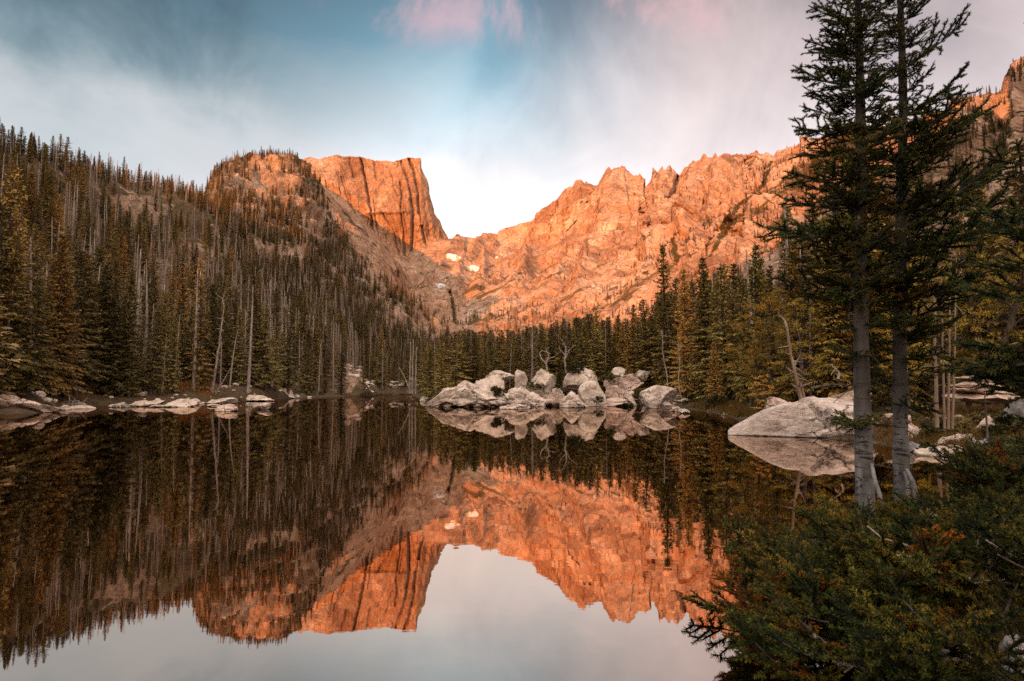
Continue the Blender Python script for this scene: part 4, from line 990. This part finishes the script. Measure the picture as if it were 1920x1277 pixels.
# ------------------------------------------------------------------ the near firs and the fir shrubs
def fir_branch(seed, bushy=1.0, name='branch', curve=.16, core=.011, nl=.030, gap=.12):
    """one branch, 1 m long along +X: wood, side shoots and their needles"""
    g = np.random.default_rng(seed); G = Geo(); shoots = []
    ax = lambda s: np.stack([s, .04*np.sin(s*5+seed), curve*s**2 - .03*np.sin(s*4)], -1)
    s = np.linspace(0, 1, 8); G.tube(ax(s), np.linspace(.016, .004, 8), 5, 0)
    shoots.append((ax(np.array(.55)), ax(np.array(1.02)), 0))
    st = .10
    while st < .97:
        for sg in (-1, 1):
            if g.random() < .12: continue
            L = (.40*(1-st)**.8 + .13)*(.6+.6*g.random())*bushy**.5; a = sg*R(g.uniform(38, 68)); el = g.normal(.18, .22)
            d = np.array([math.cos(a)*math.cos(el), math.sin(a)*math.cos(el), math.sin(el)]); o = ax(np.array(st)); tip = o + d*L + np.array([0, 0, .06*L])
            shoots.append((o, tip, 1))
            for k in range(int(L/gap*bushy)):
                f = g.uniform(.25, .95); sg2 = 1 if k % 2 else -1; a2 = a + sg2*R(g.uniform(35, 60)); el2 = el + g.normal(0, .25)
                d2 = np.array([math.cos(a2)*math.cos(el2), math.sin(a2)*math.cos(el2), math.sin(el2)]); o2 = o + (tip-o)*f
                shoots.append((o2, o2 + d2*g.uniform(.06, .13), 2))
        st += g.uniform(.5, .85)*gap/bushy**.3
    B, D, Ln, W, NEW = [], [], [], [], []
    for o, tip, lev in shoots:
        L = np.linalg.norm(tip-o); t = unit(tip-o); n = int(L/(.0058*nl/.03)*2.4)
        G.tube(np.array([o, tip]), [.005 if lev < 2 else .003, .002], 3, 0, cap=False)
        G.tube(np.array([o + (tip-o)*.12, o + (tip-o)*.5, tip]), [core*.8, core, core*.35], 4, 1)
        f = g.random(n)**.85; ph = g.random(n)*6.283; e1 = unit(np.cross(t, [0.1, .2, 1.])); e2 = np.cross(t, e1)
        rd = np.cos(ph)[:, None]*e1 + np.sin(ph)[:, None]*e2
        B.append(o + (tip-o)*f[:, None]); D.append(unit(rd + t*g.uniform(.3, .9, (n, 1)) + np.array([0, 0, .18]))); Ln.append(nl*(.8 + .5*g.random(n))*(1-.45*f**3)); NEW.append((f + .25*(lev-1) + g.normal(0, .12, n) > .55).astype(int)); W.append(np.full(n, .0024*nl/.03))
    B, D, Ln, W = map(np.concatenate, (B, D, Ln, W))
    NEW = np.concatenate(NEW) > 0; S = unit(np.cross(D, g.normal(0, 1, D.shape)))
    G.kites(B[~NEW], D[~NEW], S[~NEW], Ln[~NEW], W[~NEW], 1); G.kites(B[NEW], D[NEW], S[NEW], Ln[NEW], W[NEW], 2)
    return G.mesh(name, [M['bark'], M['fir'], M['newfir']])
BR_M = [fir_branch(s, b, curve=c, nl=.042, core=.013, gap=.15) for s, b, c in ((1, 1.0, .16), (2, 1.15, .10), (3, .9, .22), (4, 1.2, .05))]
BUSH_M = [fir_branch(s, 1.1, 'branch', c, .016, .062, .20) for s, c in ((5, .25), (6, .12), (7, .32), (8, .18))]
STIFF = [fir_branch(9, .55, curve=.05), fir_branch(10, .6, curve=.12)]
def put_branch(root, p, az, pitch, L, me, tint=None, roll=0.0, wide=1.0):
    o = link('branch', me, root); o.location = p; o.rotation_euler = (roll, -pitch, az); o.scale = (L, L*wide, L*wide)
    f = rnd.uniform(.75, 1.3); c = tint or (1, 1, 1); o.color = (c[0]*f, c[1]*f, c[2]*f, 1); return o
def near_fir(label, y, pts, r0, levels, special, stems, seed, name='fir_tree'):
    g = np.random.default_rng(seed)
    base = at(pts[0][0], pts[0][1], y); gz = surf_z(base[0], base[1]); 
    root = link(name, None, None, label, 'fir tree'); root.location = (base[0], base[1], gz)
    W = np.array([at(u, v, y) for u, v in pts]) - np.array([base[0], base[1], gz]); W[0, 2] = -.15
    zz = np.linspace(W[0, 2], W[-1, 2], 60); C = np.stack([np.interp(zz, W[:, 2], W[:, 0]), .06*np.sin(zz*.8), zz], 1)
    k = np.ones(7)/7; C[:, 0] = np.convolve(np.pad(C[:, 0], 3, 'edge'), k, 'valid'); top = zz[-1]
    rad = r0*(1-np.clip(zz/(top*1.02), 0, 1))**.75 + .004; rad = rad*(1 + .10*np.exp(-np.maximum(zz, 0)/.18)); G = Geo(); G.tube(C, rad*(1+.04*g.normal(size=60)), 16, 0)
    link('trunk', G.mesh('trunk', [M['firbark']], True), root)
    pos = lambda z: (float(np.interp(z, zz, C[:, 0])), float(np.interp(z, zz, C[:, 1])), z)
    for k, st in enumerate(stems):
        P = np.array([at(u, v, yy) for u, v, yy in st]) - np.array([base[0], base[1], gz]); G = Geo()
        t = np.linspace(0, 1, 12); tt = np.linspace(0, 1, len(P)); P = np.stack([np.interp(t, tt, P[:, i]) for i in range(3)], 1); G.tube(P, np.linspace(.018, .026, 12), 7, 0)
        link('stem', G.mesh('stem', [M['firbark']], True), root)
    for z0, z1, step, nb, L0, L1, pit in levels:
        z = z0
        while z < z1:
            a0 = g.random()*6.28
            for b in range(nb):
                az = a0 + b*6.283/nb + g.normal(0, .3); L = g.uniform(L0, L1)
                if math.cos(az) > .2 and 'first' in label: L *= .6
                tint = (2.2, 1.1, .6) if g.random() < .05 else None
                put_branch(root, pos(z + g.normal(0, .04)), az, pit + g.normal(0, .13) + (.16 if math.cos(az) > .3 else 0), L, BR_M[g.integers(0, 4)], tint, g.normal(0, .3))
            if z > 1.9 and r0 > .05:
                put_branch(root, pos(z), -1.57 + g.normal(0, .6), pit - .05, g.uniform(.25, .48), BR_M[g.integers(0, 4)], None, g.normal(0, .3))
            z += step*g.uniform(.7, 1.3)
    for va, (ut, vt), dy, mset in special:
        a = np.array(pos(float(at(0, va, y)[2] - gz))); t = at(ut, vt, y + dy) - np.array([base[0], base[1], gz]); d = t - a; L = float(np.linalg.norm(d))
        put_branch(root, tuple(a), math.atan2(d[1], d[0]), math.asin(d[2]/L) - .08, L, (STIFF if mset else BR_M)[g.integers(0, 2)], None, g.normal(0, .2), .8 if mset else .9)
    # short broken dead stubs on the lower trunk
    for k in range(16):
        z = g.uniform(.35, 2.4); az = g.random()*6.28; L = g.uniform(.06, .35); G = Geo(); d = np.array([math.cos(az), math.sin(az), g.normal(-.1, .25)])
        s = np.linspace(0, 1, 4)[:, None]; P = np.array(pos(z)) + d*L*s + np.array([0, 0, -.25*L])*s**2; G.tube(P, np.linspace(.009, .003, 4), 4, 0)
        link('dead_branch', G.mesh('dead_branch', [M['bark']]), root)
    return root
near_fir('first of the twin tall firs, pale scarred trunk nearest the lake, ragged dark branches', 7.0,
         [(1622, 945), (1621, 700), (1618, 400), (1612, 207), (1603, 0), (1596, -260)], .087,
         [(1.35, 1.8, .3, 1, .25, .5, -.1), (1.75, 2.6, .22, 3, .3, .65, .0), (2.45, 4.0, .17, 3, .35, .9, .05), (4.0, 4.5, .26, 3, .3, .5, .05), (4.4, 5.9, .125, 4, .22, .6, .12), (5.9, 7.4, .13, 4, .15, .4, .3)],
         [(40, (1520, 18), -.2, 0), (95, (1512, 78), .1, 0), (165, (1488, 135), -.15, 0), (150, (1500, 150), .2, 0), (235, (1497, 250), -.1, 0), (215, (1500, 205), .2, 0), (300, (1520, 270), 0, 0), (330, (1480, 330), -.2, 0), (385, (1472, 378), .1, 0), (432, (1450, 432), -.2, 0), (440, (1465, 436), .2, 0), (360, (1500, 350), .3, 0),
          (500, (1530, 500), -.2, 0), (560, (1540, 590), .3, 0), (120, (1650, 96), 0, 0), (180, (1655, 150), .2, 0), (785, (1572, 788), -.2, 0), (790, (1668, 800), -.25, 0), (790, (1600, 795), -.45, 0)],
         [[(1634, 866, 6.92), (1640, 900, 6.8), (1650, 930, 6.72), (1656, 965, 6.66)]], 31)
near_fir('second of the twin tall firs, long branches reaching up on its outer side', 7.35,
         [(1690, 935), (1693, 700), (1693, 400), (1691, 188), (1682, 0), (1676, -260)], .080,
         [(1.25, 1.8, .22, 2, .3, .6, -.05), (1.75, 2.5, .20, 3, .35, .75, .05), (2.3, 4.2, .17, 3, .4, .9, .10), (4.2, 4.8, .26, 3, .3, .5, .1), (4.8, 6.0, .16, 4, .2, .42, .15), (6.0, 7.4, .13, 4, .12, .36, .35)],
         [(130, (1814, 38), -.2, 0), (95, (1760, 62), .1, 1), (218, (1821, 133), -.15, 0), (222, (1780, 170), .2, 0), (290, (1830, 215), .1, 0), (420, (1895, 290), -.2, 0), (400, (1850, 330), .2, 0), (480, (1900, 370), -.3, 0), (470, (1870, 420), .2, 0), (560, (1840, 520), -.2, 0), (620, (1800, 610), .2, 0),
          (60, (1640, 72), 0, 0), (130, (1642, 130), -.1, 0), (250, (1630, 240), 0, 0), (20, (1735, -5), 0, 0), (330, (1780, 280), -.3, 0), (520, (1780, 470), -.3, 0), (690, (1830, 690), -.1, 1)],
         [[(1696, 885, 7.25), (1702, 905, 7.15), (1703, 940, 7.1)], [(1700, 880, 7.25), (1713, 905, 7.1), (1718, 945, 7.05)]], 32)
near_fir('third dark fir at the right border, only its branches reaching in', 5.9,
         [(2030, 960), (2032, 600), (2036, 300), (2040, 0), (2044, -200)], .10,
         [(1.3, 3.4, .2, 3, .5, .9, .05), (3.4, 5.4, .18, 3, .3, .6, .1)],
         [(430, (1838, 400), -.1, 0), (425, (1850, 440), .2, 0), (640, (1800, 660), .1, 0), (650, (1830, 690), -.2, 0), (560, (1800, 545), .2, 0), (500, (1840, 500), .1, 0), (720, (1790, 700), .3, 0)], [], 33)
near_fir('young fir sapling with a bare stem on the stony bank', 12.0, [(1855, 850), (1853, 770), (1850, 735)], .03,
         [(.5, 1.0, .12, 4, .3, .62, .1)], [], [], 34, 'fir_sapling')
def fir_shrub(x, y, rad, h, n, seed, label):
    g = np.random.default_rng(seed); z = max(surf_z(x, y), .05)
    root = link('fir_shrub', None, None, label, 'shrub', 'low fir shrubs on the near bank'); root.location = (x, y, z)
    for k in range(n):
        az = g.random()*6.283; rr = rad*.55*math.sqrt(g.random()); p = (rr*math.cos(az)*1.0, rr*math.sin(az), h*g.uniform(.0, .75)*(1-.5*rr/rad))
        L = g.uniform(.32, .62)*rad/.8; pit = g.uniform(-.1, .6)
        w = g.random(); tint = (1.15, .95, .55) if w < .45 else (2.1, .85, .35) if w < .58 else (.55, .6, .42)
        put_branch(root, p, az + g.normal(0, .6), pit, L, BUSH_M[g.integers(0, 4)], tint, g.normal(0, .4))
    for k in range(5):
        az = g.random()*6.28; L = rad*g.uniform(.5, .9); s = np.linspace(0, 1, 7)[:, None]; P = np.array([math.cos(az), math.sin(az), .35])*L*s + g.normal(0, .03, (7, 3))*s; G = Geo(); G.tube(P, np.linspace(.016, .004, 7), 5, 0)
        link('stem', G.mesh('stem', [M['deadwood']]), root)
for k, (x, y, rad, h, n, lb) in enumerate((
        (1.85, 3.95, .74, .36, 46, 'green fir shrub hanging out over the water at the lowest corner of the bank'),
        (2.2, 4.6, .80, .36, 52, 'fir shrub leaning towards the lake below the first tall fir'),
        (2.4, 5.4, .7, .24, 50, 'fir shrub at the bank edge with bright green tips'),
        (2.45, 3.6, .75, .36, 40, 'low fir shrub nearest the camera beside the water'),
        (2.95, 4.4, .8, .30, 50, 'dense fir shrub in the middle of the thicket'),
        (3.1, 5.3, .75, .24, 48, 'fir shrub growing at the feet of the twin firs'),
        (3.2, 6.3, .5, .12, 30, 'small fir shrub around the first fir trunk base'),
        (3.3, 3.6, .75, .34, 36, 'dark fir shrub beside the grey corner boulder'),
        (3.75, 4.9, .8, .32, 44, 'fir shrub with rusty tips near the photo right side'),
        (3.95, 6.0, .75, .22, 44, 'fir shrub behind the rusty tipped one'),
        (4.6, 5.5, .8, .32, 40, 'fir shrub at the right border of the thicket'),
        (4.75, 7.0, .75, .25, 40, 'fir shrub on the inner bank beyond the second fir'),
        (5.7, 7.6, .85, .75, 60, 'farthest fir shrub on the near bank'),
        (5.35, 6.2, .85, .80, 60, 'tall dark fir shrub rising at the right border above the thicket'),
        (6.7, 9.2, .9, .95, 50, 'dark fir shrub beyond the bank corner under the third fir'),
        (4.1, 7.4, .5, .14, 28, 'low fir shrub behind the second fir trunk'))):
    fir_shrub(x, y, rad, h, n, 400+k, lb)

# ------------------------------------------------------------------ dead wood
def crooked(name, label, cat, stems, y, mat='deadwood', group=None, twigs=10, seed=1, tl=.5):
    g = np.random.default_rng(seed); u0, v0 = stems[0][0][:2]; o = at(u0, v0, y); root = link(name, None, None, label, cat, group); root.location = tuple(o)
    for k, (pts, r0, r1) in [(k, (s[:-2], s[-2], s[-1])) for k, s in enumerate(stems)]:
        P = np.array([at(p[0], p[1], y + (p[2] if len(p) > 2 else 0)) for p in pts]) - o
        t = np.linspace(0, 1, 14); tt = np.linspace(0, 1, len(P)); P = np.stack([np.interp(t, tt, P[:, i]) for i in range(3)], 1); P[1:-1] = (P[:-2]+2*P[1:-1]+P[2:])/4
        P = P + g.normal(0, r0*.35, P.shape)*np.linspace(0, 1, 14)[:, None]; G = Geo(); G.tube(P, np.linspace(r0, r1, 14), 7, 0)
        if k == 0:
            for _ in range(twigs):
                i = g.integers(3, 14); d = unit(g.normal(0, 1, 3) + np.array([0, 0, .3])); L = tl*g.uniform(.3, 1); s = np.linspace(0, 1, 4)[:, None]
                G.tube(P[i] + d*L*s + g.normal(0, .05, (4, 3))*s*L, np.linspace(r1*1.2, .006, 4), 4, 0)
        link('trunk' if k == 0 else 'limb', G.mesh('trunk', [M[mat]], True), root)
crooked('twisted_snag', 'bleached dead snag curling above the flat topped blocky rock', 'dead tree', [[(1026, 694), (1024, 680), (1030, 668), (1024, 656), .11, .05], [(1026, 682), (1014, 672), (1012, 660), (1020, 656), .08, .03], [(1028, 672), (1042, 668), .05, .02]], 69, seed=2, tl=.7)
crooked('twisted_snag', 'bleached forked snag standing between the upper rocks of the point', 'dead tree', [[(1062, 700), (1058, 675), (1062, 655), (1056, 640), .10, .03], [(1060, 672), (1068, 655), (1080, 646), .06, .02], [(1059, 665), (1050, 655), (1048, 648), .05, .02]], 70, seed=3, tl=.8)
crooked('dead_sapling', 'thin white leaning dead stem in front of the spruces by the big round boulder', 'dead tree', [[(1254, 738), (1250, 700), (1243, 665), (1241, 620), .07, .03]], 62, seed=4, twigs=8)
crooked('dead_sapling', 'grey crooked stem rising from the big round boulder edge', 'dead tree', [[(1277, 745), (1272, 712), (1275, 680), (1272, 640), .07, .03]], 60, seed=5, twigs=10)
for k, (u, vt, lb) in enumerate(((769, 640, 'first of three bare poles standing at the far end of the point'), (774, 636, 'tallest middle pole of three bare poles at the far end of the point'), (780, 650, 'last of three bare poles at the far end of the point'))):
    crooked('dead_pole', lb, 'dead tree', [[(u-1, 738), (u, 690), (u+1, vt), .13, .05]], 92, seed=10+k, twigs=5)
crooked('dead_pole', 'thin fallen stem leaning beside the three bare poles', 'dead tree', [[(768, 730), (758, 705), (748, 688), .10, .03]], 92, seed=14, twigs=3)
crooked('leaning_snag', 'grey dead trunk leaning towards the lake above the pink peaked rock', 'dead tree', [[(397, 738), (404, 690), (412, 640), (420, 560), .20, .05]], 80, seed=15, twigs=30, tl=1.2)
crooked('leaning_snag', 'thin dead stem crossing the leaning trunk on the left shore', 'dead tree', [[(404, 738), (420, 712), (432, 690), .10, .03]], 80, seed=16, twigs=4)
crooked('leaning_snag', 'thin dead stem leaning over the shore near the large pale boulder', 'dead tree', [[(466, 720), (476, 708), (488, 698), .09, .03]], 100, seed=17, twigs=4)
crooked('driftwood', 'white bleached driftwood log with roots lying in the shallows', 'driftwood', [[(108, 760), (125, 757), (145, 759), (166, 762), .12, .05], [(130, 757), (131, 748), (128, 741), .07, .02], [(136, 757), (141, 750), (139, 745), .05, .02], [(150, 758), (158, 752), (164, 746), .06, .02], [(112, 758), (126, 752), (150, 752), .07, .04], [(120, 766), (140, 764), (172, 766), .07, .04]], 55, seed=18, twigs=14, tl=.6)
for k, (u0, u1, vt, vb, lb) in enumerate(((1757, 1746, 430, 801, 'thickest of the pale thin trunks before the tan ledge'), (1771, 1762, 450, 803, 'second pale thin trunk before the tan ledge, slightly bent'), (1778, 1782, 440, 804, 'third pale thin trunk before the tan ledge'), (1786, 1794, 470, 804, 'outermost thin trunk before the tan ledge'))):
    crooked('thin_trunk', lb, 'dead tree', [[(u0, vb), ((u0+u1)/2+1, (vt+vb)/2), (u1, vt), .055 if k == 0 else .035, .008]], 18, mat='greytwig', seed=20+k, twigs=12, tl=.6)
crooked('fallen_trunk', 'grey curved dead limb hanging beside the broad layered boulder', 'dead limb', [[(1571, 710), (1574, 700), (1567, 690), (1556, 684), .05, .02]], 26, seed=30, twigs=2)
crooked('fallen_trunk', 'dark fallen branch lying behind the broad layered boulder', 'dead limb', [[(1520, 728), (1560, 720), (1605, 722), .06, .03], [(1545, 722), (1535, 712), .03, .01]], 27, 'bark', seed=31, twigs=10)
crooked('fallen_trunk', 'half sunk dead log at the foot of the spruces by the inlet', 'log', [[(1326, 775), (1345, 782), (1368, 781), .10, .05], [(1335, 778), (1332, 765), (1338, 752), .06, .02]], 50, seed=32, twigs=12)
crooked('leaning_snag', 'old split pine snag leaning from behind the broad layered boulder', 'dead tree', [[(1503, 752), (1494, 715), (1484, 670), (1470, 600), .10, .05], [(1497, 730), (1482, 718), .06, .02], [(1490, 700), (1478, 690), .05, .02], [(1510, 752), (1502, 722), (1488, 690), .06, .04]], 29, 'greytwig', seed=33, twigs=14, tl=.8)

# ------------------------------------------------------------------ grasses
def grass(name, label, us, vs, ys, n, h, tint, seed):
    g = np.random.default_rng(seed); B, D = [], []
    for k in range(n):
        u, y = g.uniform(*us), g.uniform(*ys); x = (u-960)/F*y; z = surf_z(x, y)
        if z < .02: continue
        m = 14; B.append(np.array([x, y, z]) + g.normal(0, h*.35, (m, 3))*np.array([1, 1, 0])); D.append(unit(g.normal(0, .38, (m, 3)) + np.array([0, 0, 1.])))
    B, D = np.concatenate(B), np.concatenate(D); G = Geo(); G.tris(B, D, unit(np.cross(D, g.normal(0, 1, D.shape))), h*g.uniform(.5, 1.2, len(B)), h*.035)
    o = link(name, G.mesh(name, [M['grass']]), None, label, 'grass', None, 'stuff'); o.color = (*tint, 1)
grass('dry_grass', 'rusty dry grass on the left bank above the slabs', (290, 400), 0, (76, 98), 420, .55, (1.5, .9, .45), 1)
grass('golden_meadow', 'golden grassy patch on the slope at the end of the bay', (675, 745), 0, (250, 330), 900, 1.6, (1.6, 1.2, .45), 2)
grass('mossy_grass', 'green mossy grass between the point boulders', (1140, 1215), 0, (61, 68), 260, .35, (.5, .75, .25), 3)
grass('bank_grass', 'brown grass along the inlet bank', (1285, 1420), 0, (36, 56), 500, .4, (.8, .7, .4), 4)
grass('shore_grass', 'brown grass and heather on the bank behind the firs', (1640, 2100), 0, (14.5, 28), 2200, .28, (.8, .62, .4), 5)
grass('left_grass', 'brown grass under the trees of the left bank', (-60, 640), 0, (50, 115), 900, .5, (.8, .65, .4), 6)
grass('near_grass', 'dark grass on the near bank under the shrubs', (1450, 2300), 0, (2.6, 8.2), 900, .14, (.35, .4, .25), 7)

# ------------------------------------------------------------------ junipers and small bushes among the rocks
def bush_mesh(seed):
    g = np.random.default_rng(seed); G = Geo(); B, D = [], []       # one metre wide and high, standing on the origin
    for _ in range(26):
        a = g.random()*6.283; r = .36*math.sqrt(g.random()); c = np.array([r*math.cos(a), r*math.sin(a), g.uniform(.12, .85)*(1-.6*(r/.36)**2)]); m = 60
        d = unit(g.normal(0, 1, (m, 3)) + np.array([math.cos(a)*.5, math.sin(a)*.5, .8])); B.append(c + d*g.random((m, 1))*.11); D.append(d)
        G.tube(np.array([[0, 0, 0], c*[.5, .5, .6], c]), [.02, .012, .005], 4, 1, cap=False)
    B, D = np.concatenate(B), np.concatenate(D); G.kites(B, D, unit(np.cross(D, g.normal(0, 1, D.shape))), .06 + .09*g.random(len(B)), .014 + .012*g.random(len(B)), 0)
    return G.mesh('foliage', [M['needle'], M['bark']])
BUSHES = [bush_mesh(s_) for s_ in (1, 2, 3)]
for k, (u, vb, y, w, h, lb) in enumerate(((932, 742, 64, 1.5, 1.3, 'round dark juniper between the long low slab and the fractured rock'), (1050, 728, 65, 1.3, 2.6, 'upright young conifer between the blocky rock and the rounded boulders'), (1003, 728, 66, 1.6, 1.0, 'low juniper under the flat topped blocky rock'),
        (1122, 752, 62, 1.2, .9, 'small juniper beside the smooth rounded boulder'), (1172, 760, 62, 1.8, .8, 'low green bush in the grassy gap'), (905, 704, 70, 1.6, 1.5, 'juniper on top of the humped rock'), (1146, 716, 69, 1.3, 1.4, 'bush behind the angular faceted slab'), (876, 712, 70, 1.8, 2.0, 'dark bush at the upper end of the long low slab'),
        (1196, 748, 64, 1.3, 1.1, 'bush standing against the big round boulder'), (1078, 700, 72, 2.0, 1.8, 'bush behind the broad rounded boulder'), (1300, 768, 58, 2.2, 1.3, 'wide low bush at the inlet beside the round boulder'), (1345, 772, 48, 2.0, 1.2, 'green brown bush overhanging the inlet'),
        (1720, 830, 17.5, .9, .5, 'small brown bush by the stony beach'), (1752, 812, 19, 1.2, .7, 'rusty bush behind the stony beach'), (1800, 818, 18, 1.0, .7, 'bush at the foot of the thin trunks'), (1845, 800, 20, 1.3, .9, 'dark bush in front of the tan ledge'), (1885, 812, 17, 1.3, .8, 'brown bush under the third fir'), (1680, 800, 23, 1.4, .9, 'bush seen between the twin fir trunks'),
        (1905, 850, 14.5, 1.3, .8, 'low bush at the right border of the stony bank'), (1830, 845, 15, .9, .5, 'tiny bush beside the young sapling'), (60, 742, 56, 2.0, 1.3, 'dark bush behind the large grey brown boulder'), (330, 738, 88, 2.4, 1.6, 'brown bush in the dry grass'), (450, 738, 104, 2.4, 1.6, 'brown bush above the long low ledge'))):
    x = (u-960)/F*y; z = max(surf_z(x, y), 0)
    if 860 < u < 1290:                              # these grow in the gaps on top of the rocks: set them down on the stone
        if k == 0: bpy.context.view_layer.update()
        q_ = Vector(at(u, vb, y)) - Vector((0, 0, CAMZ)); h_ = sc.ray_cast(bpy.context.evaluated_depsgraph_get(), Vector((0, 0, CAMZ)), q_.normalized())
        if h_[0]: x, y, z = h_[1].x, h_[1].y + .15, max(h_[1].z, .05)
    root = link('juniper_bush', None, None, lb, 'bush', 'bushes among the rocks'); root.location = (x, y, z - .1); root.rotation_euler = (0, 0, rnd.uniform(0, 6))
    me = BUSHES[k % 3] if k != 1 else SPRM[5][1]
    root.scale = (w, w, h) if k != 1 else (h/10*1.3, h/10*1.3, h/10)
    c = link('foliage', me, root); c.location = (0, 0, 0 if k != 1 else -.5); f = rnd.uniform(.7, 1.1); c.color = (f, f, f*.8, 1)
